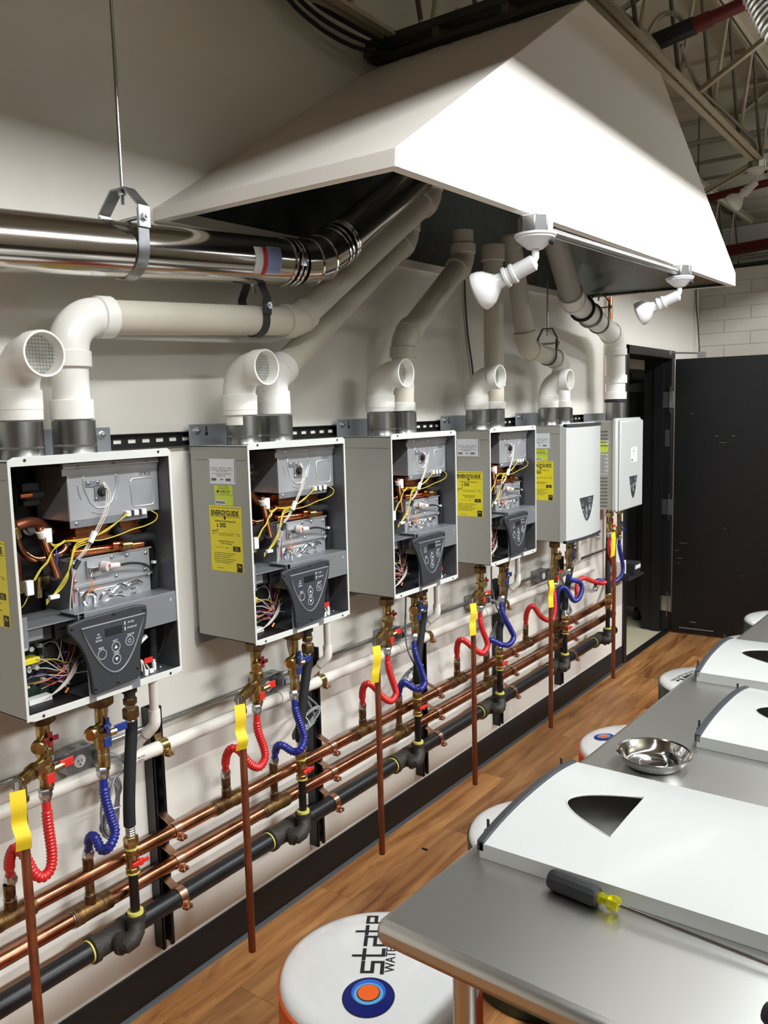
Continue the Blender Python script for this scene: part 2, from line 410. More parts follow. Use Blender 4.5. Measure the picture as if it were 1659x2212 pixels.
# closer arm on the door head and the cord beside it
ca = tag(MB().box((-.03, 6.46, 2.165), (.02, 6.5, 2.195)).tube([(-.02, 6.48, 2.185), (.22, 6.56, 2.17)], .006, 8).box((.2, 6.54, 2.14), (.25, 6.6, 2.18)).build('door_closer_arm', ZINC), 'thin steel closer arm at the top of the black door', 'door closer')
wc = catmull([(.015, 7.13, 4.05), (.012, 7.14, 3.2), (.014, 7.14, 2.66), (.03, 7.15, 2.44), (.05, 7.15, 2.19)], 6)
tag(MB().tube(wc, .006, 6).build('wall_cable', CORDW), 'thin dark cord hanging down the far corner beside the black door', 'cord')
wc = catmull([(.012, 3.43, 2.42), (.010, 3.435, 2.3), (.010, 3.455, 2.14), (.012, 3.49, 1.99), (.012, 3.53, 1.76)], 6)
tag(MB().tube(wc, .005, 6).build('wall_cable', CORDW), 'thin black cord down the wall between the third and fourth white intake elbows', 'cord')

# store room contents
cb = empty('tool_cabinet', (-.7, 6.95, 0), 'tall black rolling tool cabinet standing in the store room behind the door opening', 'cabinet')
MB().box((-.45, -.25, .13), (.47, .35, 1.9)).build('body', BLACKP, cb, bevel=.006)
MB().box((-.42, -.262, .17), (.40, -.25, 1.83)).build('door_panel', BLACKP, cb, bevel=.003)
MB().box((-.46, -.27, 1.9), (.48, .36, 1.97)).build('top_tray', DKPLAS, cb, bevel=.006)
MB().box((.22, -.2722, 1.925), (.3, -.2702, 1.938)).build('maker_plate', ZINC, cb)
for x in (-.36, .38):
    c_ = MB().tube([(x - .02, -.14, .06), (x + .02, -.14, .06)], .06, 20).build('caster', RUBBER, cb)
    MB().prism([(-.2, .13), (-.08, .13), (-.125, .045), (-.155, .045)], 0, x + .022, x + .027).build('fork', ZINC, c_)
rl = empty('carpet_roll', (-.42, 6.9, 2.033), 'rolled black mat lying on top of the tool cabinet', 'mat roll')
MB().lathe([(.03, 0), (.062, 0), (.062, .6), (.03, .6), (.03, 0)], (0, -.2, 0), (0, 1, 0), 24).build('outer_wrap', RUBBER, rl)
MB().lathe([(.026, .01), (.03, .0), (.034, .01), (.034, .5), (.026, .5), (.026, .01)], (0, -.205, 0), (0, 1, 0), 20).build('core_tube', DKPLAS, rl)
bg = tag(MB().box((-.72, 6.75, 1.972), (-.53, 7.05, 2.08)).box((-.56, 6.74, 1.972), (-.5, 6.8, 2.06)).build('tool_bag', RUBBER, bevel=.02), 'small black bag on the tool cabinet beside the rolled mat', 'bag')
# ------------------------------------------------------------------ hood
hd = empty('exhaust_hood', (0, 1.66, 2.355), 'large white trapezoidal exhaust hood mounted high on the wall over the heaters', 'hood')
def hp(x, y, z): return V((x, y - 1.66, z - 2.355))
NB, NL = hp(.862, 1.66, 2.355), hp(.862, 1.665, 2.397); FB, FL = hp(.862, 4.83, 2.414), hp(.862, 4.825, 2.48)
NT, FT = hp(.875, 2.743, 3.10), hp(.875, 3.50, 3.10)
WNB, WNL = hp(0, 1.66, 2.36), hp(0, 1.665, 2.395); WFB, WFL = hp(0, 4.63, 2.405), hp(0, 4.63, 2.47)
WNT, WFT = hp(0, 2.745, 3.10), hp(0, 3.50, 3.10)
def sheet(name, pts, inward, th, m, parent, bevel=0):
    pts = [V(p) for p in pts]; n = V(inward) * th; k = len(pts)
    vs = pts + [p + n for p in pts]; fs = [tuple(range(k)), tuple(range(k, 2 * k))[::-1]] + [(i, (i + 1) % k, k + (i + 1) % k, k + i) for i in range(k)]
    return MB().add(vs, fs).build(name, m, parent, bevel=bevel)
XO = V((.0025, 0, 0))
sheet('front_panel', [p + XO for p in (NL, FL, FT, NT)], (-1, 0, 0), .012, HOODW, hd)
sheet('front_lip', [p + XO for p in (NB, FB, FL, NL)], (-1, 0, 0), .012, HOODW, hd)
sheet('near_end_panel', [p + V((0, -.003, 0)) for p in (WNL, NL, NT, WNT)], (0, .8, -.6), .012, HOODW, hd)
sheet('near_end_lip', [p + V((0, -.003, 0)) for p in (WNB, NB, NL, WNL)], (0, 1, 0), .012, HOODW, hd)
sheet('far_end_panel', [WFL, FL, FT, WFT], (0, -.8, -.6), .012, HOODW, hd)
sheet('far_end_lip', [WFB, FB, FL, WFL], (0, -1, 0), .012, HOODW, hd)
sheet('top_panel', [WNT, NT, FT, WFT], (0, 0, -1), .012, HOODW, hd)
# return flanges under the rim, 25 mm wide, and the lip along the wall
def barq(name, a, b, wv, hv, m): 
    a, b, wv, hv = V(a), V(b), V(wv), V(hv)
    vs = [a, a + wv, a + wv + hv, a + hv, b, b + wv, b + wv + hv, b + hv]
    return MB().add(vs, [(0, 1, 2, 3), (7, 6, 5, 4), (0, 4, 5, 1), (1, 5, 6, 2), (2, 6, 7, 3), (3, 7, 4, 0)]).build(name, m, hd)
barq('rim_flange', NB + V((.001, 0, -.001)), FB + V((.001, 0, -.001)), (-.028, 0, 0), (0, 0, .004), HOODW)
barq('rim_flange', WNB + V((0, -.001, -.0012)), NB + V((0, -.001, -.0012)), (0, .028, 0), (0, 0, .004), HOODW)
barq('rim_flange', WFB, FB, (0, -.028, 0), (0, 0, .004), HOODW)
barq('wall_flange', WNB, WFB, (.03, 0, 0), (0, 0, .032), HOODW)
# galvanised liner
def off(p, d): return p + V(d)
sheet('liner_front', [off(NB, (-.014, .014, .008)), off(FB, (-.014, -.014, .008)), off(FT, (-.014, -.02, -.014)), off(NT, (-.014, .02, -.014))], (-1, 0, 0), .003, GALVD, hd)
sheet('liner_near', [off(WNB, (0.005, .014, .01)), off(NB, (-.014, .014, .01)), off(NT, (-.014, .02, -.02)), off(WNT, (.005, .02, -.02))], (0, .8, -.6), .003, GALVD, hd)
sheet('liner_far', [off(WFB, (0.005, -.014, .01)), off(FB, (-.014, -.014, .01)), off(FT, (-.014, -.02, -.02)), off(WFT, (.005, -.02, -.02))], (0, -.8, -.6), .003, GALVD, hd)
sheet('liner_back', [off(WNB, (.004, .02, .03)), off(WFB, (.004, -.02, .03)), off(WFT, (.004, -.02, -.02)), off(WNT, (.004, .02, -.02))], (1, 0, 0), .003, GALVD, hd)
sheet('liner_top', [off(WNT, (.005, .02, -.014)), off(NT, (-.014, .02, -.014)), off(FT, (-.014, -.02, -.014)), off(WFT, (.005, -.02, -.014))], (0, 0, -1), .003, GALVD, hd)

# conduit and flood lamps on the hood rim
cdt = tag(MB().tube([(.895, 2.37, 2.318), (.895, 3.68, 2.352)], .0135, 14).build('lamp_conduit', ZINC), 'bare metal conduit joining the two flood lamp boxes under the hood rim', 'conduit')
def flood_lamp(loc, label, aim, scale=1.):
    t = empty('flood_lamp', loc, label, 'lamp', 'white adjustable flood lamps'); t.scale = (scale,) * 3
    b = MB(); ang = [PI / 8 + k * PI / 4 for k in range(8)]
    b.prism([(.052 * math.cos(a), .052 * math.sin(a)) for a in ang], 2, -.02, .03)
    b = b.build('junction_box', ZINC, t, bevel=.003)
    MB().lathe([(.052, -.034), (.062, -.026), (.062, -.02), (.0, -.02)], (0, 0, 0), (0, 0, 1), 24).lathe([(.024, -.062), (.058, -.033), (.058, -.028), (.0, -.028)], (0, 0, 0), (0, 0, 1), 24).build('cover_plate', LAMPW, t)
    h = MB().tube([(.044, 0.006, -.044), (.056, .01, -.05)], .009, 12).build('plug_hole', RUBBER, t)
    MB().tube([(0, 0, -.06), (0, 0, -.085), (-.008, 0, -.1)], .011, 12).build('swivel', LAMPW, t)
    d = V(aim).normalized(); o = V((-.006, 0, -.1))
    MB().lathe([(.012, -.008), (.024, .0), (.024, .04), (.0245, .06), (.03, .062), (.03, .07), (.026, .071), (.026, .084), (.031, .086), (.031, .094), (.026, .096), (.02, .097)], o, d, 28).build('lamp_holder', LAMPW, t)
    bl = MB().lathe([(.02, .09), (.022, .105), (.024, .118), (.036, .132), (.05, .147), (.057, .163), (.0595, .178), (.058, .184), (.05, .19), (.03, .195), (.0, .197)], o, d, 32).build('reflector_bulb', GLASSW, t)
    return t
flood_lamp((.897, 2.325, 2.318), 'white flood lamp under the near end of the hood rim, larger in the photo', (-.95, -.22, -.42))
flood_lamp((.897, 3.735, 2.352), 'white flood lamp under the far end of the hood rim', (-.95, -.18, -.38), .95)
flood_lamp((.68, 6.1, 3.34), 'white flood lamp hanging from the ceiling joist beyond the hood', (-.72, -.35, -.72), 1.05)

# ------------------------------------------------------------------ ceiling structure
def joist(name, x, y0, y1, zb, zt, label, panel=.6, m=JOISTM, dark=JOISTD, r=.011):
    t = empty(name, (x, y0, zb), label, 'joist', 'open web steel joists under the ceiling'); L = y1 - y0
    for s_ in (-1, 1):
        MB().box((s_ * .008, 0, -.006), (s_ * .042, L, 0)).box((s_ * .008, 0, 0), (s_ * .013, L, .032)).build('bottom_chord', m, t)
        MB().box((s_ * .008, 0, zt - zb), (s_ * .06, L, zt - zb + .006)).box((s_ * .008, 0, zt - zb - .04), (s_ * .014, L, zt - zb)).build('top_chord', m, t)
    n = int(L / panel); h = zt - zb; me = {}
    for k in range(n):
        for j in (0, 1):
            if j not in me:
                a = (0, 0, .005) if j == 0 else (0, panel / 2, h - .01); b = (0, panel / 2, h - .01) if j == 0 else (0, panel, .005)
                o = MB().tube([a, b], r, 8).build('web_rod', dark if j else m, t); me[j] = o.data; o.location = (0, k * panel, 0)
            else:
                o = bpy.data.objects.new('web_rod', me[j]); COL.objects.link(o); o.parent = t; o.location = (0, k * panel, 0)
    return t
joist('ceiling_joist', .68, 2.6, 7.2, 3.37, 4.04, 'beige open web ceiling joist running past the far side of the hood')
joist('ceiling_joist', .10, 1.0, 3.6, 3.19, 4.05, 'shadowed open web joist by the wall behind the dark channel above the hood', .5)
joist('ceiling_joist', 2.35, -3, 9, 3.6, 4.05, 'open web joist over the work table, out of frame')
joist('ceiling_joist', -.55, 7.5, 11.5, 3.25, 4.05, 'distant open web joist beyond the block wall top', .7)
joist('ceiling_joist', .55, 7.6, 11.5, 3.3, 4.05, 'second distant open web joist beyond the block wall top', .7)
def angle_bar(a, b, label, w_=.035):
    a, b = V(a), V(b); d = (b - a).normalized(); s_ = d.cross(V((0, 0, 1))).normalized(); u = s_.cross(d).normalized()
    m = MB()
    for wv, tv in ((s_ * w_, u * .005), (u * w_, s_ * .005)):
        vs = [a, a + wv, a + wv + tv, a + tv, b, b + wv, b + wv + tv, b + tv]
        m.add(vs, [(0, 1, 2, 3), (7, 6, 5, 4), (0, 4, 5, 1), (1, 5, 6, 2), (2, 6, 7, 3), (3, 7, 4, 0)])
    return tag(m.build('bridging_angle', JOISTM), label, 'bracing')
angle_bar((.70, 4.66, 3.37), (1.55, 4.66, 3.84), 'long beige bridging angle crossing from the joist up to the right edge')
angle_bar((.66, 6.15, 3.36), (.30, 6.15, 3.21), 'short bridging angle running down from the joist beside the third flood lamp')
angle_bar((.66, 4.6, 4.0), (-.6, 4.6, 3.5), 'bridging angle behind the conduits beside the hood')
angle_bar((1.5, 5.6, 4.06), (.2, 7.4, 4.06), 'flat ceiling angle crossing high above the flood lamp')
# purlin, red sprinkler pipes
def pipe_thing(name, pts, r, m, label, cat, seg=12):
    return tag(MB().tube(pts, r, seg).build(name, m), label, cat)
t = empty('sprinkler_pipe', (.64, 4.2, 3.53), 'dark red sprinkler pipe with a black sleeve next to the top of the hood', 'pipe')
MB().tube([(.16, 0, 0), (.9, 0, .12)], .03, 14).tube([(.16, 0, 0), (.24, 0, .013)], .036, 14).build('red_pipe', REDPIPE, t)
MB().tube([(-.16, 0, -.045), (.17, 0, .002)], .043, 8).build('black_sleeve', BLKSLV, t, bevel=.004)
pipe_thing('sprinkler_pipe', [(-.6, 7.75, 3.5), (1.5, 7.75, 3.72)], .032, REDPIPE, 'thin dark red sprinkler pipe seen beyond the joist under the third flood lamp', 'pipe')
pipe_thing('sprinkler_pipe', [(-.6, 8.0, 3.1), (1.6, 8.0, 3.22)], .05, REDPIPE, 'thick dark red sprinkler pipe just above the block wall', 'pipe')
pipe_thing('service_pipe', [(-.6, 7.6, 2.985), (1.6, 7.6, 3.02)], .022, GALV, 'grey pipe running along just above the top of the block wall', 'pipe')
pipe_thing('service_pipe', [(-.6, 7.45, 2.9), (1.6, 7.45, 2.93)], .018, TRACKM, 'dark thin pipe resting along the top of the block wall', 'pipe')
def spiral(pts, r, pitch, amp, seg=14):
    P = resample(catmull(pts, 10), pitch / 3); return MB().tube(P, [r + (amp if i % 3 == 0 else 0) for i in range(len(P))], seg)
tag(spiral([(1.19, 3.5, 3.55), (1.22, 3.5, 3.40), (1.27, 3.5, 3.27), (1.35, 3.5, 3.13), (1.48, 3.5, 3.05)], .075, .02, .006).build('flexible_duct', FLEXD), 'silver ribbed flexible duct at the top right corner', 'duct')
def cable(name, pts, r, m, label, rib=True):
    P = resample(catmull(pts, 8), .008) if rib else catmull(pts, 8)
    rr = [r * (1.12 if i % 2 else .9) for i in range(len(P))] if rib else r
    return tag(MB().tube(P, rr, 7).build(name, m), label, 'cable')
cable('armoured_cable', [(.66, 3.45, 3.43), (.66, 3.93, 3.46), (.66, 4.15, 3.45), (.66, 4.3, 3.4)], .009, FLEXC, 'armoured cable from the hood top to the black sleeve')
cable('armoured_cable', [(.7, 4.35, 3.52), (.7, 4.66, 3.42), (.7, 5.2, 3.43), (.7, 5.64, 3.44), (.69, 6.0, 3.45), (.685, 6.09, 3.37)], .01, FLEXC, 'armoured cable drooping along the joist down to the third flood lamp')
cable('armoured_cable', [(.65, 4.4, 3.6), (.65, 4.82, 3.5), (.65, 5.4, 3.5), (.65, 5.7, 3.47), (.66, 6.0, 3.47), (.675, 6.1, 3.37)], .01, FLEXC, 'second armoured cable above the first, ending at the third flood lamp')
cable('armoured_cable', [(.60, 4.1, 3.4), (.62, 4.12, 3.52), (.66, 4.16, 3.6), (.72, 4.18, 3.6), (.76, 4.2, 3.56)], .012, FLEXC, 'armoured cable looping over the black sleeve')
cable('armoured_cable', [(.1, 6.5, 3.68), (.4, 6.45, 3.66), (.7, 6.4, 3.6), (1.3, 6.35, 3.62)], .012, FLEXC, 'horizontal armoured cable crossing behind the third flood lamp')
for i, (dz, lab) in enumerate([(0, 'lowest black cable draped down from the wall top to the dark channel'), (.035, 'middle black cable draped beside the dark channel'), (.07, 'highest black cable draped beside the dark channel')]):
    cable('draped_cable', [(.06, 2.05 - dz, 3.32 + dz), (.06, 2.19 + dz * .3, 3.17 + dz), (.06, 2.35, 3.12 + dz), (.08, 2.52, 3.1 + dz), (.1, 2.72, 3.12 + dz * .6)], .008, RUBBER, lab, False)
# dark slotted channel assembly above the hood top
tr = empty('channel_rack', (0, 2.72, 3.112), 'dark steel slotted channel rack lying across the top of the hood', 'rack')
MB().box((.02, .0, 0), (.86, .045, .022)).build('lower_channel', TRACKM, tr, bevel=.002)
MB().box((.0, -.0, .055), (.84, .045, .085)).build('upper_channel', TRACKM, tr, bevel=.002)
MB().box((.0, .08, .05), (.84, .12, .075)).build('rear_channel', TRACKM, tr, bevel=.002)
for x in (.04, .3, .58, .8): MB().box((x, .005, .02), (x + .03, .1, .056)).build('spacer', JOISTD, tr)
MB().box((-.0, -.012, .02), (.06, .14, .05)).build('end_bracket', GALVD, tr)
m = MB()
for x in (.1, .25, .4, .55, .7): m.lathe([(.0, 0), (.012, .001), (.012, .012), (.0, .013)], (x, .02, .085), (0, 0, 1), 6)
m.build('bolt_heads', ZINC, tr)
# ------------------------------------------------------------------ vents
def pvc_run(label, pts, corners, r=.0445, rf=.0535, m=PVC, mh=PVC, ends=(None, None), cat='vent pipe', mats=None):
    """pts polyline; corners: bend radius per interior point; ends: extra collars"""
    P = [V(p) for p in pts]; base = P[0].copy(); P = [p - base for p in P]
    t = empty('vent_pipe', base, label, cat, 'plastic exhaust vents of the heaters')
    cur = P[0]
    for i in range(1, len(P)):
        mm = mats[i - 1] if mats else m
        if i < len(P) - 1:
            arc, tt, d1, d2 = arc_corner(P[i - 1], P[i], P[i + 1], corners[i - 1], 9)
            hub = .042; q = arc[0] + d1 * hub
            if (q - cur).dot(P[i] - cur) > .01: MB().tube([cur, q + (P[i] - cur).normalized() * .02], r, 28).build('pipe', mm, t)
            rb = r * 1.09
            path = [arc[0] + d1 * hub, arc[0] + d1 * (hub - .002), arc[0] + d1 * .004, arc[0] + d1 * .001] + arc + [arc[-1] + d2 * .001, arc[-1] + d2 * .004, arc[-1] + d2 * (hub - .002), arc[-1] + d2 * hub]
            rr = [rf - .002, rf, rf, rb] + [rb] * len(arc) + [rb, rf, rf, rf - .002]
            MB().tube(path, rr, 30).build('elbow', mh if not mats else mm, t)
            cur = arc[-1] + d2 * (hub - .02)
        else:
            MB().tube([cur, P[i]], r, 28).build('pipe', mm, t)
    return t
def coupling(t, p, r, h, m, axis=(0, 0, 1)):
    return MB().lathe([(r - .003, -h / 2), (r, -h / 2 + .002), (r, h / 2 - .002), (r - .003, h / 2)], p, axis, 30).build('coupling', m, t)
HW = ['the nearest open heater', 'the second open heater', 'the third open heater', 'the fourth open heater', 'the closed white-fronted heater', 'the small far heater by the door']
Y0 = [.997, 1.7295, 2.4463, 3.1777, 3.905]; Z0 = 1.112; ZT = Z0 + .59
CT = ZT + .085   # top of the steel collar on each heater
def prints(t, pos, rows, dirv, upv, size=.006):
    m = MB()
    for i, s_ in enumerate(rows): add_text(m, s_, size, V(pos) - V(upv) * i * size * 1.3, dirv, upv)
    return m.build('printed_marks', INK, t)
e1 = pvc_run('white vent rising from the nearest heater, turning along the wall under the steel duct', [(.155, 1.245, CT), (.16, 1.245, 2.042), (.18, 2.066, 2.087), (.19, 2.86, 2.615), (.19, 2.87, 2.80)], [.085, .06, .05], mats=[PVC, PVCB, PVCB, PVCB])
coupling(e1, (0, 0, .028), .0525, .05, PVC)
prints(e1, (.05, .235, .27), ['818101 M3'], (0, 1, .05), (.5, 0, .86), .011)
e2 = pvc_run('pale vent slanting from the second heater up into the hood', [(.145, 1.985, CT), (.14, 1.985, 1.905), (.08, 2.86, 2.475), (.08, 2.87, 2.60)], [.07, .06], mats=[PVC, PVCB, PVCB])
coupling(e2, (0, 0, .0235), .0525, .04, PVC)
e3 = pvc_run('vent rising from the third heater and jogging diagonally into the hood', [(.15, 2.70, CT), (.15, 2.72, 2.07), (.15, 3.18, 2.42), (.15, 3.183, 2.545)], [.07, .06], mats=[PVCB, PVCB, PVCB])
coupling(e3, (0, 0, .021), .0515, .035, PVC)
m = MB(); dd = V((0, .46, .35)).normalized(); add_text(m, '3 IN SCH 40 PVC-1120 PR 260 PSI', .012, V((.0448, .23, .46)) + V((0, .0, 0)), dd, V((0, -dd.z, dd.y)), sx=.9)
m.build('printed_marks', INK, e3)
e4 = pvc_run('straight vertical vent rising from the fourth heater into the hood', [(.155, 3.44, CT), (.155, 3.437, 2.50)], [], mats=[PVCB])
coupling(e4, (0, 0, .021), .0515, .035, PVC); coupling(e4, (0, -.003, .70), .0535, .07, PVCB); coupling(e4, (0, 0, .12), .0515, .03, PVCB)
e5 = pvc_run('vent from the closed white heater that doubles back toward the camera before rising', [(.15, 4.2, CT), (.15, 4.195, 2.035), (.16, 3.765, 2.08), (.15, 3.62, 2.60)], [.055, .06], mats=[PVC, PVCB, PVCB])
coupling(e5, (0, 0, .021), .0515, .035, PVC); coupling(e5, (0, -.563, .78), .054, .06, PVCB, (0, -.27, .96))
e6 = pvc_run('thick grey vent from the small far heater leaning back up into the hood', [(.16, 4.965, ZT + .11), (.16, 4.955, 2.20), (.22, 4.17, 2.345), (.33, 3.66, 2.64)], [.08, .08], r=.057, rf=.067, mats=[PVC, PVC, PVCG])
coupling(e6, (0, 0, .012), .066, .02, RUBBER); coupling(e6, (0, 0, .14), .066, .05, PVC); coupling(e6, (0, 0, .04), .064, .05, PVC)
for i, (f, mm_) in enumerate([(.44, RUBBER), (.27, ZINC)]):
    p0, p1 = V((0, -.01, .39)), V((.06, -.795, .53)); pc = p0.lerp(p1, f + .35); coupling(e6, pc, .071, .012, mm_, p1 - p0)
# intake elbows with mesh screens
scr = None
for i, y0 in enumerate(Y0):
    ya = [1.105, 1.822, 2.55, 3.275, 4.02][i]
    zc = 1.93 if i else 1.94
    t = empty('intake_elbow', (.155, ya, ZT + .03), 'white intake elbow with a screened open mouth on top of ' + HW[i], 'intake elbow', 'screened intake elbows')
    h = zc - ZT - .03
    MB().tube([(0, 0, .03), (0, 0, h - .08)], .0445, 28).build('pipe', PVC, t)
    coupling(t, (0, 0, .0785), .0525, .04, PVC)
    P = [V((0, 0, h - .125)), V((0, 0, h - .123)), V((0, 0, h - .078)), V((0, 0, h - .076))]
    arc = [V((.074 - .074 * math.cos(a), 0, h - .074 + .074 * math.sin(a))) for a in [k * PI / 2 / 9 for k in range(10)]]
    P += arc + [V((.078, 0, h)), V((.08, 0, h)), V((.117, 0, h)), V((.12, 0, h))]
    rr = [.0515, .0535, .0535, .049] + [.049] * 10 + [.049, .0535, .0535, .052]
    b = MB(); b.tube(P, rr, 32, caps=False)
    b.lathe([(.052, .12), (.0475, .12), (.0455, .08), (.0455, .05), (.04, .03), (.0, .02)], (0, 0, h), (1, 0, 0), 32, 0, False)
    b.build('elbow', PVC, t, fix=False)
    s_ = MB(); R = .0455
    for k in range(-5, 6):
        o_ = k * .0082; L_ = math.sqrt(R * R - o_ * o_)
        s_.tube([(.085, o_, h - L_), (.085, o_, h + L_)], .0007, 4); s_.tube([(.086, -L_, h + o_), (.086, L_, h + o_)], .0007, 4)
    s_.build('screen', GALV, t)
# bright steel duct
dt = empty('steel_vent_duct', (.22, -.6, 2.04), 'polished stainless vent duct running along the wall and up into the hood', 'duct')
def dp(x, y, z): return V((x - .22, y + .6, z - 2.04))
A, B, C_ = dp(.22, -.6, 2.058), dp(.22, 2.12, 2.268), dp(.22, 3.0, 2.85)
arc, tt, d1, d2 = arc_corner(A, B, C_, .40, 3)
rD = .0695
MB().tube([A, arc[0] + d1 * .05], rD, 48).build('duct_section', DUCT, dt)
MB().tube([arc[-1] + d2 * .05, C_], rD, 48).build('duct_section', DUCT, dt)
mid = (arc[1] + arc[2]) / 2
gore = MB()
for k in range(3): gore.tube([arc[k].lerp(arc[k + 1], .02), arc[k].lerp(arc[k + 1], .98)], rD + .0025, 48)
gore.build('gored_elbow', DUCT, dt)
bd = MB()
def bead(b, p, ax, r, w_=.006, h_=.003): b.lathe([(r, -w_), (r + h_, -w_ * .4), (r + h_, w_ * .4), (r, w_)], p, ax, 48)
for k, f in enumerate((.0, .02, .045)): bead(bd, arc[0] + d1 * (.015 + f), d1, rD + .002)
for f in (.0, .02, .05, .062): bead(bd, arc[-1] + d2 * (.01 + f), d2, rD + .002)
bead(bd, arc[1], arc[2] - arc[0], rD + .004); bead(bd, arc[2], arc[3] - arc[1], rD + .004)
bd.build('lock_bands', DUCT, dt)
cl = MB().box((-.006, -.01, -.02), (.006, .012, .02)).tube([(.004, -.004, .03), (.004, -.004, -.03)], .003, 8).build('band_latch', CHROME, dt); cl.location = arc[0] + d1 * .04 + V((rD + .004, 0, 0))
# wrapped labels on the duct
ax = (B - A).normalized()
def wrapduct(s0, s1, a0, a1, m, name, rad=rD + .0006):
    b = MB(); n = 10; up = V((0, 0, 1)); up = (up - ax * up.dot(ax)).normalized(); sd = ax.cross(up); vs = []
    for k in range(n + 1):
        a = a0 + (a1 - a0) * k / n
        for s_ in (s0, s1): vs.append(A + ax * s_ + (sd * math.cos(a) + up * math.sin(a)) * rad)
    b.add(vs, [(2 * k, 2 * k + 1, 2 * k + 3, 2 * k + 2) for k in range(n)]); return b.build(name, m, dt), up, sd
la = 2.385
wrapduct(la, la + .035, -.75, .38, WARNG, 'label_band'); wrapduct(la + .032, la + .052, -.75, .38, WARNR, 'warning_band', rD + .0009); o_, up, sd = wrapduct(la + .054, la + .112, -.70, .44, WARNB, 'blue_label')
tx = MB()
def wrp(s_, a): return A + ax * s_ + (sd * math.cos(a) + up * math.sin(a)) * (rD + .0014)
def add_duct_text(txt, s0, a0, size, updir=1):
    vs, fs = text_geo(txt, size); tx.add([wrp(s0 + v.y * -1, a0 + v.x / rD) for v in vs], fs)
add_duct_text('WARNING', la + .042, -.28, .0145); add_duct_text('▲', la + .042, .28, .012)
tx.build('warning_text', INK, dt)
tx = MB()
for k in range(7): add_duct_text('clearance to combustibles 25 mm', la + .062 + k * .0068, -.12, .0048)
tx.build('label_text', INK, dt)
# clevis hangers
def clevis(cx, y, cz, r, label, ztop, m, w_=.03, rodx=0, hh=.09):
    t = empty('pipe_hanger', (cx, y, cz), label, 'hanger', 'clevis pipe hangers'); g = r + .004
    pts = [(-g, 0, hh)] + [(-g, 0, 0)] + [(g * math.cos(a), 0, g * math.sin(a)) for a in [PI + k * PI / 16 for k in range(1, 16)]] + [(g, 0, 0), (g, 0, hh)]
    MB().strip(pts, (0, w_, 0), .004).build('strap', m, t)
    y2 = hh + .055
    MB().strip([(-g - .005, 0, hh - .045), (-g - .005, 0, hh + .005), (-.026, 0, y2), (.026, 0, y2), (g + .005, 0, hh + .005), (g + .005, 0, hh - .045)], (0, w_ * 1.05, 0), .005).build('yoke', m, t)
    MB().tube([(-g - .014, 0, hh - .02), (g + .02, 0, hh - .02)], .005, 10).lathe([(.0, 0), (.011, .0), (.011, .009), (0, .009)], (g + .007, 0, hh - .02), (1, 0, 0), 6).build('cross_bolt', ZINC, t)
    MB().tube([(0, 0, y2 - .035), (rodx, 0, ztop - cz)], .0048, 10).lathe([(0, 0), (.01, 0), (.01, .008), (0, .008)], (0, 0, y2 - .013), (0, 0, 1), 6).build('threaded_rod', ZINC, t)
    return t
clevis(.22, 1.385, 2.212, rD, 'large galvanised clevis hanger holding the stainless duct from a long rod', 4.06, GALV, .032)
clevis(.174, 1.885, 2.077, .0445, 'small dark clevis hanger on the horizontal vent pipe below the duct', 2.20, TRACKM, .028, hh=.06)
clevis(.16, 4.0, 2.055, .0445, 'thin wire-like hanger on the vent of the closed heater', 2.44, TRACKM, .012, hh=.08)
clevis(.185, 4.62, 2.262, .057, 'grey hanger on the thick vent of the small far heater', 2.44, GALVD, .014, hh=.1)
# ------------------------------------------------------------------ wall rail
RZ0, RZ1 = 1.703, 1.746
rb = MB(); YA, YB = -.4, 5.42
rb.box((.0, YA, RZ0), (.004, YB, RZ0 + .0155)); rb.box((.0, YA, RZ1 - .0155), (.004, YB, RZ1))
y = YA
while y < YB - .06:
    rb.box((.0, y, RZ0 + .0155), (.004, y + .021, RZ1 - .0155)); y += .05
rb.box((.0, y, RZ0 + .0155), (.004, YB, RZ1 - .0155))
rb.box((.0, YA, RZ0), (.022, YB, RZ0 + .003)); rb.box((.0, YA, RZ1 - .003), (.022, YB, RZ1))
rail = tag(rb.build('slotted_rail', STRUT), 'long black slotted steel rail on the wall behind the tops of the heaters', 'rail')

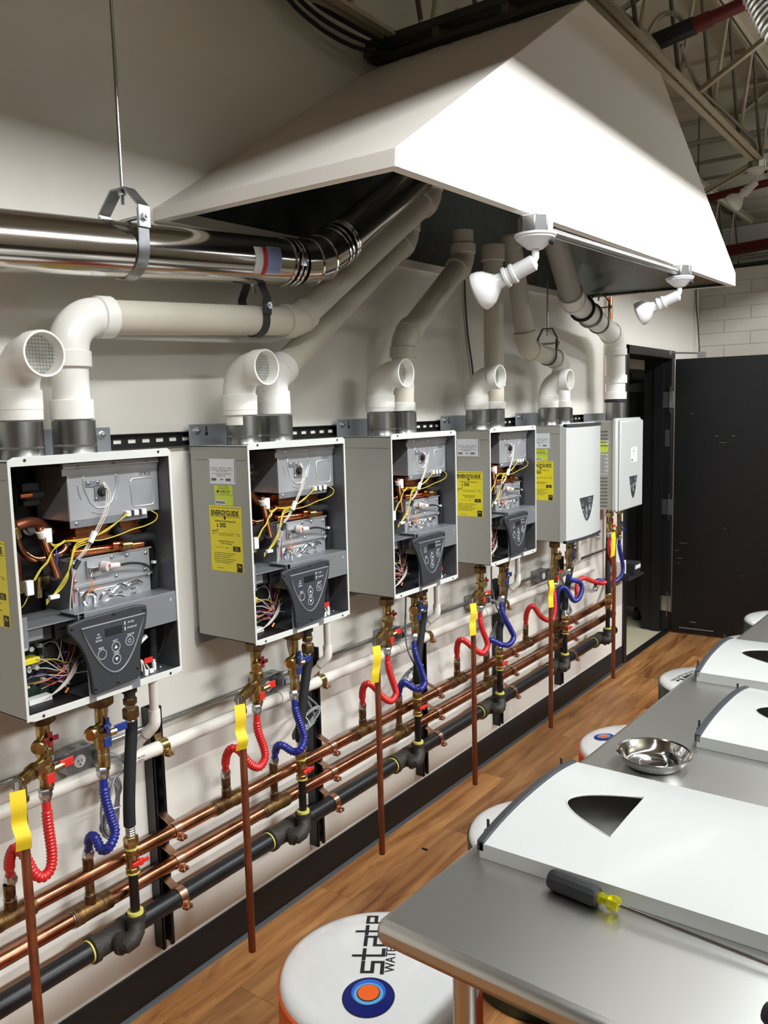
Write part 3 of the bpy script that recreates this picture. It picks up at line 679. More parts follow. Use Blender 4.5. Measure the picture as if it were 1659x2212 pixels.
# ------------------------------------------------------------------ water heaters
def Q(x, a, b): return V((x, a, b))
def add_labels(t, kind, shift=0.):
    """stickers on the near side (plane y = 0), (x, b) coordinates; viewed from -y: right is +x"""
    def lab(name, x0, x1, b0, b1, m, e=.0008): return MB().box((x0, -e, b0), (x1, -.0002, b1)).build(name, m, t)
    def txt(mb, s, size, x, b, bold=0, sx=1.): add_text(mb, s, size, (x, -.0011, b), (1, 0, 0), (0, 0, 1), 0, bold, sx)
    def bars(mb, x0, x1, b, h=.0018): mb.box((x0, -.0012, b), (x1, -.0009, b + h))
    if 'white' in kind:
        l = lab('rating_label', .105, .220, .477, .552, WLAB); m = MB()
        for (a, c) in ((.107, .109), (.2165, .2185)): m.box((a, -.0011, .479), (c, -.0009, .55))
        txt(m, 'MODEL NO.    SERIAL NO.    ITEM NO.', .0052, .162, .524); bars(m, .112, .212, .518, .0008); txt(m, '540H 171   LB17   100237', .0046, .162, .514)
        txt(m, 'A.C. 120 V 60 Hz IN DOOR ONLY', .0056, .162, .507); txt(m, '199,000 BTU / HR', .0052, .158, .501)
        for x0 in (.116, .178):
            for k in range(9): m.box((x0 + k * .0024, -.0012, .486), (x0 + k * .0024 + .0013, -.0009, .494))
        bars(m, .155, .166, .489, .0025)
        m.build('label_print', INK, l)
    if 'lime' in kind:
        l = lab('approval_label', .126, .203, .445, .473, LIMELAB); m = MB()
        txt(m, 'ULTRA LOW NOx', .0058, .165, .469); txt(m, 'SCAQMD Rule 1146.2', .005, .167, .463)
        m.prism([(.138, .4485), (.149, .4545), (.138, .4605)], 1, -.0012, -.0009); txt(m, 'COMBUSTION', .0068, .172, .455, .02); bars(m, .152, .192, .449, .001)
        m.build('label_print', INK, l)
        l2 = lab('barcode_label', .127, .204, .413, .443, LIMELAB); m = MB(); m.box((.129, -.0011, .4145), (.172, -.0009, .428)); m.build('barcode_field', WLAB, l2)
        m = MB()
        for k in range(16): m.box((.131 + k * .0025, -.0014, .418), (.131 + k * .0025 + .0012, -.0011, .425))
        m.build('barcode', INK, l2)
    if 'guide' in kind:
        l = lab('energy_label', .100, .236, .212, .411, YLAB); m = MB()
        txt(m, 'ENERGYGUIDE', .0215, .166, .389, .035, .82); bars(m, .104, .232, .405, .0012); bars(m, .104, .232, .378, .0012)
        m.prism([(.160, .377), (.172, .377), (.166, .3685)], 1, -.0013, -.0009); m.box((.1645, -.0013, .372), (.1675, -.0009, .384))
        txt(m, 'Estimated Yearly Energy Cost', .0072, .167, .365, .02)
        txt(m, '$', .0125, .133, .3515, .03); txt(m, '202', .0175, .156, .3525, .035)
        m.prism([(.130, .340), (.136, .340), (.133, .335)], 1, -.0013, -.0009); bars(m, .108, .13, .333, .002); bars(m, .108, .225, .3285, .0007)
        txt(m, '$195', .0055, .113, .3245); txt(m, '$243', .0055, .221, .3245); txt(m, 'Cost Range of Similar Models', .0052, .167, .3235)
        txt(m, 'Estimated Annual Gas Use', .0062, .168, .304, .015); txt(m, '(First Hour Rating)', .0058, .168, .297, .015)
        txt(m, 'very small    low     medium', .005, .15, .285)
        m.box((.196, -.0013, .276), (.226, -.0009, .291))
        for k in range(6): bars(m, .112, .205 - .012 * (k % 3), .267 - k * .0058, .0012)
        txt(m, 'ftc.gov/energy', .005, .137, .222); m.box((.209, -.0013, .214), (.232, -.0009, .24))
        m.build('label_print', INK, l)
        m = MB(); txt(m, 'high', .0075, .211, .286); txt(m, '10.0 GPM', .005, .211, .2795)
        m.build('reversed_print', YLAB, l)
        for o in l.children:
            if o.name.startswith('reversed'): o.location.y = -.0004
        m = MB(); m.tube([(.213, -.0014, .225), (.217, -.0014, .235), (.221, -.0014, .233), (.224, -.0014, .228), (.229, -.0014, .232)], .0008, 4); bars(m, .212, .229, .218, .002)
        m.build('star_mark', YLAB, l)
def mounting_bracket(t, W=.45):
    b = MB()
    b.box((.0225, -.0, .565), (.0265, W, .655)); b.build('mounting_bracket', STEELG, t, bevel=.002)
    m = MB()
    for a in (.03, W - .03): m.lathe([(.011, 0), (.011, .003), (.0075, .004), (.0075, .009), (.004, .0095), (.004, .016), (.0, .0165)], (.0265, a, .635), (1, 0, 0), 8)
    m.build('lag_bolts', ZINC, t)
    m = MB()
    for a in (.07, W - .085): m.lathe([(.0, .0), (.0065, .0001), (.0065, .0006), (0, .0007)], (.0266, a, .625), (1, 0, 0), 14).box((.0266, a - .0028, .63), (.0272, a + .0028, .648))
    m.build('keyholes', RUBBER, t)
    m = MB().box((.012, .0, -.035), (.016, W, .02)).build('lower_bracket', STEELG, t)
def collar_part(t, x, a, zb, r=.0525, h=.088):
    z0 = zb
    MB().lathe([(r * 1.02, 0), (r * 1.02, .006), (r, .008), (r, .024), (r * 1.05, .027), (r, .030), (r, h), (r - .003, h), (r - .003, h - .01), (0, h - .01)], (x, a, z0), (0, 0, 1), 40).build('vent_collar', COLLAR, t)
def case_shell(t, W=.45, H=.59, D=.273, zoff=.0):
    x0 = .027; th = .004; b = MB()
    b.box((x0, 0, 0), (D - .002, th, H)); b.box((x0, W - th, 0), (D - .002, W, H))
    b.box((x0, 0, H - th), (D - .002, W, H)); b.box((x0, 0, 0), (D - .002, W, th))
    b.build('case', CASE, t, bevel=.001)
    i = MB(); i.box((x0, th, th), (x0 + .003, W - th, H - th)); i.box((x0, W - th - .002, th), (D - .006, W - th, H - th)); i.box((x0, th, th), (D - .006, W - th, th + .002)); i.box((x0, th, th), (D - .006, th + .002, H - th)); i.box((x0, th, H - th - .002), (D - .006, W - th, H - th))
    i.build('inner_lining', INNER, t)
    l = MB()
    l.prism([(.0, -.004), (W, -.004), (W, H + .004), (.0, H + .004)], 0, D - .0001, D) if False else None
    l.box((D - .002, -.001, -.003), (D + .0005, .006, H + .001)); l.box((D - .002, W - .006, -.003), (D + .0005, W + .001, H + .001))
    l.prism([(.0, H - .012), (W, H - .012), (W, H + .002), (W - .01, H + .009), (.014, H + .009), (0, H + .002)], 0, D - .002, D + .0008)
    l.prism([(.0, .012), (.0, .0), (.018, -.006), (W - .02, -.006), (W, .0), (W, .012)], 0, D - .002, D + .0008)
    l.build('front_lip', LIP, t, bevel=.0008)
    s_ = MB()
    for (a, bb_) in ((.04, H + .001), (W - .04, H + .001), (.04, .002), (W - .04, .002)): s_.lathe([(0, 0), (.0035, .0002), (.0035, .0012), (0, .0014)], (D + .0008, a, bb_), (1, 0, 0), 10)
    s_.build('lip_screws', RUBBER, t)
    MB().box((.05, -.0006, H - .042), (D - .01, -.0001, H - .0405)).build('seam', INNER, t)
class ScrewSet:
    def __init__(s, pts, x, r): s.pts, s.x, s.r = pts, x, r
    def build(s, name, m, parent, **k):
        o = None
        for a, b in s.pts:
            if o is None: o = MB().lathe([(s.r * 1.2, 0), (s.r * 1.2, .001), (s.r, .0015), (s.r * .6, .003), (0, .0033)], (0, 0, 0), (1, 0, 0), 8).build('screw', m, parent); q = o
            else: q = bpy.data.objects.new('screw', o.data); COL.objects.link(q); q.parent = parent
            q.location = (s.x, a, b)
        return o
def screwset(pts, x, r=.004): return ScrewSet(pts, x, r)
def shield(w0, w1, top0, top1, bot, cx, n=8):
    """shield outline (a,b): flat slightly slanted top, sides curving to a blunt point"""
    pts = [(w0, top0), (w1, top1)]
    for k in range(1, n): t_ = k / n; pts.append((w1 + (cx - w1) * (t_ ** 1.7) , top1 + (bot - top1) * (1 - (1 - t_) ** 1.6) ))
    pts.append((cx, bot))
    for k in range(n - 1, 0, -1): t_ = k / n; pts.append((w0 + (cx - w0) * (t_ ** 1.7), top0 + (bot - top0) * (1 - (1 - t_) ** 1.6)))
    return pts
def panel_shape(w, h, n=9, e=1.9):
    """parabolic shield: top at b=0 width w, tip at b=-h, centred on a=0"""
    out = []
    for k in range(-n, n + 1):
        s_ = k / n; out.append((w / 2 * s_, -h * (1 - abs(s_) ** e)))
    return out   # runs left-top ... tip ... right-top
def panel_details(t, x, sc=1., cx=0., cb=0., f=None):
    """print on the panel face; local origin = middle of the flat top"""
    m = MB(); P = lambda a, b: (x, cx + a * sc, cb + b * sc)
    def tx_(s_, size, a, b): add_text(m, s_, size * sc, P(a, b), (0, 1, 0), (0, 0, 1), 0, .01)
    for s_, b in (('IN', -.024), ('OUT', -.032), ('FLOW', -.040)): tx_(s_, .0066, -.047, b)
    tx_('IN USE', .0062, .050, -.012); tx_('STAND BY', .0062, .053, -.026)
    for b in (-.012, -.026): m.box(P(.030, b - .0045), (x + .0004, cx + .033 * sc, cb + (b + .0045) * sc))
    tx_('INFO', .0066, -.042, -.060); tx_('HOT', .0066, .0, -.050); tx_('COLD', .0066, .001, -.082); tx_('ON/OFF', .006, .047, -.044)
    for (a, b) in ((-.040, -.076), (.001, -.066), (.043, -.060), (.001, -.098)):
        ring = [V(P(a + .0122 * math.cos(k * PI / 12), b + .0122 * math.sin(k * PI / 12))) for k in range(24)]
        m.tube(ring, .0007 * sc, 5, closed=True)
    def tri(a, b, d): m.prism([(cx + (a - .005) * sc, cb + (b - .004 * d) * sc), (cx + (a + .005) * sc, cb + (b - .004 * d) * sc), (cx + a * sc, cb + (b + .005 * d) * sc)], 0, x, x + .0004)
    tri(.001, -.066, 1); tri(.001, -.098, -1)
    rg = [V(P(.043 + .005 * math.cos(k), -.060 + .005 * math.sin(k))) for k in [PI * .65 + i * PI * 1.7 / 12 for i in range(13)]]
    m.tube(rg, .0006 * sc, 4); m.box(P(.0425, -.059), (x + .0005, cx + .0435 * sc, cb - .053 * sc))
    return m.build('panel_print', PRINT, t)
def wire(t, pts, m, r=.0013, name='wire', n=6): return MB().tube(catmull(pts, n), r, 6).build(name, m, t)

def open_heater():
    t = empty('water_heater', (0, 0, Z0), 'x', 'water heater', 'wall-hung tankless water heaters')
    mounting_bracket(t); case_shell(t)
    for a in (.105, .25): collar_part(t, .155, a, .588)
    # dark back area
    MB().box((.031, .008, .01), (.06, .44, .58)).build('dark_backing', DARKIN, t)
    MB().box((.06, .0062, .008), (.262, .0072, .58)).build('dark_side_sheet', DARKIN, t); MB().box((.06, .008, .0062), (.262, .16, .0075)).build('dark_floor_sheet', DARKIN, t)  # thin dark sheets over the lining so the left cavity reads black
    # upper exchanger cover
    ub = MB().box((.09, .172, .434), (.228, .46 - .018, .568)).build('exchanger_cover', STEELB, t, bevel=.003)
    MB().box((.226, .158, .562), (.237, .44, .574)).box((.2285, .158, .545), (.2305, .44, .566)).build('top_flange', STEELB, t)
    screwset([(.20, .566), (.30, .566), (.40, .566)], .237, .004).build('flange_screws', ZINC, t)
    em = MB()
    def raised(pts, r=.0016, closed=False): em.tube([V((.2285, a, b)) for a, b in pts], r, 6, closed=closed)
    raised([(.205, .542), (.216, .554), (.30, .556), (.316, .542)]); raised([(.20, .52), (.202, .50), (.208, .485)]); raised([(.322, .535), (.318, .51), (.305, .475)])
    raised([(.235, .452), (.255, .446), (.275, .446), (.288, .456)])
    raised([(.215, .537), (.22, .543), (.305, .543), (.312, .536), (.31, .51), (.295, .475), (.275, .460), (.25, .460), (.232, .475), (.217, .51)], .002, True)
    raised([(.353, .518), (.36, .524), (.418, .524), (.424, .518), (.424, .458), (.418, .452), (.362, .452), (.355, .459)], .0015, True)
    em.build('pressed_ridges', STEELB, ub)
    tm = MB(); add_text(tm, '17.9.21', .013, (.2292, .400, .534), (0, 1, 0), (0, 0, 1)); tm.build('stamped_date', INK, ub)
    sw = MB().box((.2285, .245, .478), (.231, .281, .517)).box((.2285, .222, .513), (.231, .262, .53)).build('sensor_plate', STEELG, t, bevel=.002)
    MB().lathe([(.012, 0), (.012, .006), (.009, .007), (.009, .012), (0, .012)], (.231, .264, .50), (1, 0, 0), 16).build('sensor_boss', RUBBER, t)
    screwset([(.229, .522), (.255, .523), (.249, .483)], .231, .0038).build('plate_screws', ZINC, t)
    MB().box((.226, .172, .418), (.229, .40, .435)).build('lower_flange', STEELG, t)
    screwset([(.19, .427), (.375, .427)], .229, .004).build('flange_screws', ZINC, t)
    # ceramic connectors
    cnn = MB()
    for a in (.328, .352, .376): cnn.box((.229, a, .430), (.240, a + .014, .444))
    cnn.build('ceramic_blocks', NYLON, t, bevel=.001); MB().box((.229, .342, .431), (.236, .352, .444)).box((.229, .366, .431), (.236, .376, .444)).build('ceramic_gaps', RUBBER, t)
    # copper exchanger
    cf = MB().box((.09, .214, .372), (.185, .405, .425)).build('copper_exchanger', COPPERI, t, bevel=.002)
    fm = MB()
    for k in range(3): fm.box((.185, .212, .376 + k * .014), (.188, .408, .382 + k * .014))
    fm.build('copper_ribs', COPPER, cf)
    MB().tube([(.19, .195, .352), (.2, .40, .346)], .0105, 14).tube([(.205, .30, .357), (.205, .34, .355)], .012, 14).build('copper_tube', COPPERI, t)
    MB().tube([(.215, .322, .353), (.215, .350, .352)], .0125, 14).build('brass_clip', BRASS, t)
    MB().tube(catmull([(.17, .02, .47), (.17, .055, .455), (.17, .066, .415), (.17, .078, .375), (.175, .105, .350), (.175, .14, .348), (.175, .17, .352), (.17, .19, .362), (.165, .20, .378), (.16, .215, .385)], 5), .0095, 14).build('copper_tube', COPPER, t)
    MB().tube([(.17, .063, .43), (.17, .068, .405)], .0125, 12).lathe([(.014, 0), (.014, .01)], (.165, .2, .37), (0, 0, 1), 12).build('brass_joint', BRASS, t)
    ct = MB().tube([(.236, .086, .434), (.228, .112, .365), (.22, .135, .302)], .0095, 16).build('copper_tube', COPPER, t)
    MB().tube([(.237, .088, .425), (.234, .095, .410)], .0115, 14).build('tube_clip', NYLON, t)
    MB().box((.236, .096, .395), (.246, .112, .428)).build('sensor_clip', NYLON, t, bevel=.001)
    MB().tube([(.22, .128, .31), (.2, .142, .285), (.16, .15, .27)], .014, 14).build('rubber_boot', RUBBER, t)
    # dark fittings upper left
    MB().box((.13, .10, .475), (.155, .145, .53)).tube([(.155, .10, .50), (.155, .15, .50)], .012, 12).build('flow_switch', RUBBER, t, bevel=.003)
    MB().tube([(.165, .085, .503), (.165, .115, .503)], .0075, 12).build('copper_stub', COPPERI, t)
    MB().lathe([(.022, 0), (.022, .01), (.015, .012), (.015, .02), (0, .02)], (.10, .14, .42), (1, 0, 0), 16).build('round_valve', INNER, t)
    MB().tube(catmull([(.12, .03, .41), (.13, .1, .43), (.12, .15, .43), (.12, .19, .40)], 5), .013, 12).tube([(.12, .09, .30), (.12, .09, .42)], .012, 10).build('back_tubes', COPPERD, t)
    MB().tube([(.17, .115, .305), (.17, .11, .255)], .01, 10).box((.12, .06, .27), (.16, .16, .30)).build('brass_valve', BRASS, t)
    # black hose right
    MB().tube(catmull([(.19, .322, .425), (.2, .325, .395), (.2, .345, .370), (.2, .38, .364), (.2, .415, .364), (.2, .437, .357), (.2, .449, .335), (.2, .450, .30), (.2, .436, .25), (.195, .430, .19)], 6), .0115, 16).build('insulated_hose', HOSEB, t)
    # burner box with pressed manifold
    bx = MB().box((.08, .183, .150), (.2, .421, .272)).box((.08, .183, .268), (.205, .418, .333)).build('burner_box', STEELB, t, bevel=.002)
    MB().box((.2, .18, .265), (.209, .422, .272)).box((.2, .18, .333), (.207, .424, .3365)).build('box_flange', STEELB, bx)
    screwset([(.19, .325), (.225, .322), (.30, .327), (.345, .325), (.405, .322), (.19, .283), (.245, .283), (.40, .278), (.31, .276), (.195, .26), (.412, .262), (.41, .20), (.40, .29)], .207, .0038).build('box_screws', ZINC, bx)
    mf = MB()
    def pr(pts, r): mf.tube([V((.207, a, b)) for a, b in catmull2(pts)], r, 10)
    pr([(.215, .215), (.208, .235), (.222, .248), (.238, .240), (.24, .215), (.25, .205), (.262, .215)], .008)
    pr([(.255, .225), (.265, .238), (.28, .242), (.29, .234), (.305, .244), (.32, .250), (.335, .242), (.35, .248), (.372, .250), (.384, .243)], .0065)
    pr([(.262, .210), (.285, .222), (.31, .222), (.33, .214), (.345, .208)], .0062); pr([(.268, .196), (.29, .207), (.31, .206), (.33, .198)], .0055)
    mf.build('pressed_manifold', CHROME, bx)
    MB().box((.2, .20, .19), (.207, .39, .255)).build('manifold_plate', STEELB, bx, bevel=.003)
    tm = MB(); add_text(tm, 'NA', .010, (.2078, .318, .232), (0, 1, 0), (0, 0, 1)); add_text(tm, 'BBA', .0095, (.2078, .358, .235), (0, 1, 0), (0, 0, 1)); add_text(tm, '150V', .0095, (.2078, .358, .222), (0, 1, 0), (0, 0, 1)); tm.build('stamped_marks', INK, bx)
    MB().box((.207, .222, .287), (.212, .285, .33)).build('igniter_plate', STEELB, bx)
    MB().box((.212, .224, .300), (.226, .246, .314)).tube([(.22, .23, .30), (.222, .222, .287)], .003, 6).build('igniter_block', CHROME, bx, bevel=.002)
    ig = MB().tube([(.213, .265, .312), (.228, .272, .310)], .012, 12).build('igniter_plug', CERAM, bx)
    MB().tube([(.226, .275, .31), (.224, .305, .307)], .0075, 10).build('plug_sleeve', CERAM, t)
    MB().tube([(.227, .274, .311), (.2275, .285, .3105)], .004, 8).build('red_tip', WRED, t)
    wire(t, [(.224, .305, .307), (.226, .345, .306), (.224, .385, .296), (.218, .41, .28), (.205, .427, .268)], RUBBER, .0032)
    MB().box((.2, .425, .29), (.21, .435, .297)).build('cable_tie', NYLON, t)
    # cross bar and board bracket
    MB().box((.268, .165, .138), (.271, .450, .2165)).box((.2, .14, .2165), (.271, .45, .219)).build('cross_bar', STEELG, t, bevel=.0008)
    MB().prism([(.271, .217), (.271, .14), (.2, .14), (.2, .217)], 1, .148, .151).build('bar_end', STEELG, t)
    MB().box((.2712, .425, .195), (.2716, .4275, .2025)).build('bar_slot', PRINT, t)
    MB().box((.12, .012, .205), (.26, .17, .209)).box((.256, .012, .165), (.259, .026, .236)).build('side_bracket', STEELG, t)
    MB().box((.21, .03, .165), (.235, .10, .2)).box((.215, .105, .16), (.24, .15, .20)).build('dark_module', DARKIN, t, bevel=.002)
    MB().box((.236, .035, .172), (.238, .075, .198)).build('mirror_module', STEELG, t)
    # board
    pb = MB().box((.155, .015, .012), (.16, .225, .165)).build('circuit_board', PCB, t)
    cm = MB(); rnd = random.Random(3)
    for k in range(46):
        a = rnd.uniform(.02, .205); b = rnd.uniform(.016, .15); s1 = rnd.uniform(.003, .009); h = rnd.uniform(.003, .012); cm.box((.16, a, b), (.16 + h, a + s1, b + s1 * rnd.uniform(.6, 1.4)))
    cm.build('components', RUBBER, pb)
    cm = MB()
    for k in range(26):
        a = rnd.uniform(.02, .205); b = rnd.uniform(.016, .155); MB().box((.16, a, b), (.172, a + rnd.uniform(.004, .012), b + rnd.uniform(.003, .006))).build('connector', NYLON, pb)
    for (a, b) in ((.07, .085), (.09, .087), (.065, .14), (.08, .135), (.105, .138)): MB().lathe([(.006, 0), (.006, .018), (0, .018)], (.16, a, b), (1, 0, 0), 12).build('capacitor', NYLON, pb)
    MB().box((.17, .04, .107), (.205, .084, .121)).build('yellow_transformer', YLAB, pb, bevel=.002)
    hs = MB(); hs.box((.17, .10, .105), (.174, .145, .135))
    for k in range(9): hs.box((.174, .10 + k * .005, .105), (.19, .102 + k * .005, .135))
    hs.build('heat_sink', ZINC, pb)
    MB().box((.175, .05, .004), (.2, .11, .02)).build('ribbon_header', NYLON, pb)
    MB().tube([(.2, .145, .012), (.2, .155, .022)], .006, 10).build('copper_coil', COPPERI, pb)
    # control panel
    MB().box((.272, .162, .005), (.2745, .312, .19)).box((.272, .162, -.006), (.2745, .182, .006)).box((.272, .287, -.006), (.2745, .312, .006)).build('panel_backplate', STEELG, t, bevel=.0006)
    cx, cb = .236, .188
    body = [(.112, .200), (.150, .206), (.30, .210), (.337, .204), (.338, .185), (.333, .16), (.323, .13), (.312, .10), (.307, .06), (.306, .03), (.30, .022), (.172, .014), (.166, .02), (.164, .06), (.158, .095), (.148, .125), (.135, .15), (.118, .172), (.108, .185)]
    pn = MB().prism(body, 0, .2745, .286)
    pn = pn.build('control_panel', PANEL, t, bevel=.003)
    pn.rotation_euler = (0, 0, 0)
    ps = [(cx + a, cb - .004 + b) for a, b in panel_shape(.184, .128)]
    rim = MB().tube([V((.2865, a, b)) for a, b in ps], .0022, 8, closed=True).build('panel_rim', STEELG, pn)
    MB().prism(ps, 0, .286, .2868).build('panel_face', PANELF, pn)
    MB().box((.2868, cx - .028, cb - .038), (.2872, cx + .022, cb - .018)).build('display', DISPLAY, pn)
    panel_details(pn, .2869, .98, cx, cb - .004)
    screwset([(.120, .190), (.329, .194), (.298, .05), (.174, .03), (.238, .03), (.238, .202)], .286, .004).build('panel_screws', RUBBER, pn)
    # wires
    for d in (0, .006, -.005): wire(t, [(.236, .268 + d * .4, .523), (.244, .273 + d, .495), (.246, .262 + d, .453), (.244, .24 + d, .415), (.24, .224 + d, .389), (.238, .20 + d, .36), (.232, .185 + d, .343)], WWHT, .0011)
    MB().tube([(.244, .228, .405), (.243, .214, .38)], .0075, 8).build('wire_joint', NYLON, t)
    wire(t, [(.236, .186, .343), (.24, .172, .325), (.238, .163, .30), (.23, .160, .26), (.22, .162, .22), (.225, .17, .195)], WWHT, .0015)
    wire(t, [(.236, .18, .343), (.238, .168, .31), (.235, .166, .27), (.225, .172, .235)], WRED, .0012)
    MB().tube([(.24, .182, .34), (.24, .168, .322)], .006, 8).build('black_plug', RUBBER, t)
    for k, d in enumerate((0, .004)): wire(t, [(.240, .333, .437 + d), (.242, .30, .422), (.242, .27, .405 + d), (.24, .231, .393), (.238, .19, .386 + d), (.236, .154, .391), (.24, .12, .383 + d), (.244, .10, .405)], WYEL, .0014)
    wire(t, [(.240, .404, .437), (.246, .418, .425), (.244, .412, .41), (.238, .381, .399), (.24, .34, .395), (.238, .299, .386), (.235, .25, .38), (.236, .21, .385)], WYEL, .0014)
    for d in (0, .005, -.005): wire(t, [(.236, .21, .382 + d), (.24, .175, .374 + d), (.242, .16, .345 + d), (.24, .152, .32), (.238, .143 + d, .30), (.232, .125 + d, .275), (.228, .095, .252 + d)], WYEL, .0014)
    for d in (0, .004): wire(t, [(.236, .15, .39 + d), (.24, .115, .375), (.242, .095 + d, .35), (.24, .078 + d, .335), (.24, .060 + d, .312)], WYEL, .0013)
    MB().box((.236, .038, .28), (.248, .056, .315)).build('nylon_plug', NYLON, t, bevel=.002); MB().box((.228, .10, .258), (.24, .125, .268)).build('nylon_plug', NYLON, t, bevel=.002)
    wire(t, [(.24, .045, .28), (.238, .035, .262), (.23, .028, .25)], WYEL, .0013)
    for i, (mm, pts) in enumerate([(WORG, [(.215, .215, .25), (.222, .232, .258), (.222, .25, .262)]), (WORG, [(.222, .225, .287), (.228, .222, .27), (.224, .212, .255)]), (WBLU, [(.19, .155, .37), (.2, .148, .34), (.195, .14, .30), (.2, .15, .27)]), (WBLU, [(.19, .16, .36), (.195, .15, .31), (.2, .16, .28)])]): wire(t, pts, mm, .0015)
    base = [(.19, .205, .13), (.205, .17, .10), (.2, .13, .098), (.18, .105, .104)]
    cols = [WWHT, WRED, WBLU, WWHT, WORG, WWHT, WRED, WPUR, WWHT, WYEL]
    for k in range(16):
        a1 = rnd.uniform(.15, .23); b1 = rnd.uniform(.02, .14); a0 = rnd.uniform(.045, .12); b0 = rnd.uniform(.02, .14)
        wire(t, [(.172, a0, b0), (.195 + rnd.uniform(0, .02), a0 + .03, b0 + rnd.uniform(-.01, .02)), (.205, (a0 + a1) / 2 + .01, (b0 + b1) / 2 - .01), (.2, a1 - .015, b1 + .012), (.18, a1, b1)], cols[k % len(cols)], .0013, n=5)
    for k in range(5): wire(t, [(.2, .085 + k * .004, .012), (.21, .13 + k * .003, .03 + k * .004), (.215, .165, .06 + k * .005), (.2, .185, .08 + k * .003)], WWHT, .0014)
    # lower right compartment
    MB().tube([(.2, .415, .14), (.2, .415, .02)], .011, 12).build('drain_hose', HOSEB, t)
    MB().lathe([(.006, 0), (.006, .02), (.004, .02), (.004, .028), (0, .028)], (.22, .40, .006), (0, 0, 1), 12).build('drain_nipple', NYLON, t)
    wire(t, [(.22, .428, .15), (.225, .44, .11), (.22, .43, .06), (.215, .42, .04)], RUBBER, .002)
    MB().box((.225, .332, .075), (.235, .342, .09)).tube([(.24, .335, .093), (.24, .365, .11)], .006, 8).build('white_connector', NYLON, t)
    MB().box((.242, .352, .038), (.245, .378, .052)).build('red_tag', REDH, t).rotation_euler = (0, 0, 0)
    for (a, b) in ((.358, .008), (.372, .012), (.345, .02)): wire(t, [(.238, .345, .05), (.24, (a + .345) / 2, .035), (.24, a, b)], WWHT, .002); 
    MB().box((.236, .352, .006), (.244, .362, .02)).box((.236, .368, .008), (.244, .380, .018)).build('white_connector', NYLON, t)
    screwset([(.385, .008), (.41, .012), (.395, .2)], .235, .003).build('floor_screws', ZINC, t)
    return t
def catmull2(pts):
    r = catmull([(0, a, b) for a, b in pts], 5); return [(p.y, p.z) for p in r]
proto = open_heater()
OPENL = ['nearest open tankless water heater, cut off by the left edge of the photo, wiring exposed', 'second open water heater, full yellow energy label and white label on its side', 'third open water heater with a plain unlabelled grey side', 'fourth open water heater, half hidden, between the plain-sided one and the closed white one']
heaters = []
for i in range(4): heaters.append(proto if i == 0 else copy_tree(proto))
for i, h in enumerate(heaters):
    h.location = (0, Y0[i], Z0); h['label'] = OPENL[i]
add_labels(heaters[0], ('guide',)); add_labels(heaters[1], ('white', 'lime', 'guide')); add_labels(heaters[3], ('white', 'guide'))

# white front cover: local X = outwards, Y = width (0..W), Z = length (0..L)
def cover_mesh(W=.45, L=.59, rise=.020, skirt=.030):
    n = 14; prof = []
    for k in range(n + 1):
        y = W * k / n; s_ = (y - W / 2) / (W / 2); prof.append((y, skirt + rise * (1 - abs(s_) ** 2.4)))
    outer = prof; th = .0025; inner = [(min(max(y, th), W - th), x - th) for y, x in prof]
    b = MB(); vs = []; 
    ring = [(0, 0)] + outer + [(W, 0), (W - th, 0)] + inner[::-1] + [(th, 0)]
    nn = len(ring); 
    for z in (0, L): vs += [(x, y, z) for y, x in ring]
    fs = [(k, (k + 1) % nn, nn + (k + 1) % nn, nn + k) for k in range(nn)]
    # ends (ngon ring)
    fs += [tuple(range(nn)), tuple(range(nn, 2 * nn))[::-1]]
    b.add(vs, fs)
    return b
def cut_hole(o, poly, lo, hi):
    """cut a prism along X out of mesh object o"""
    c = MB().prism(poly, 0, lo, hi).build('cutter', INK)
    md = o.modifiers.new('b', 'BOOLEAN'); md.operation = 'DIFFERENCE'; md.object = c; md.solver = 'EXACT'
    bpy.context.view_layer.update()
    me = bpy.data.meshes.new_from_object(o.evaluated_get(bpy.context.evaluated_depsgraph_get()))
    o.modifiers.remove(md); o.data = me; bpy.data.objects.remove(c); me.polygons.foreach_set('use_smooth', [True] * len(me.polygons)); me.set_sharp_from_angle(angle=math.radians(35))
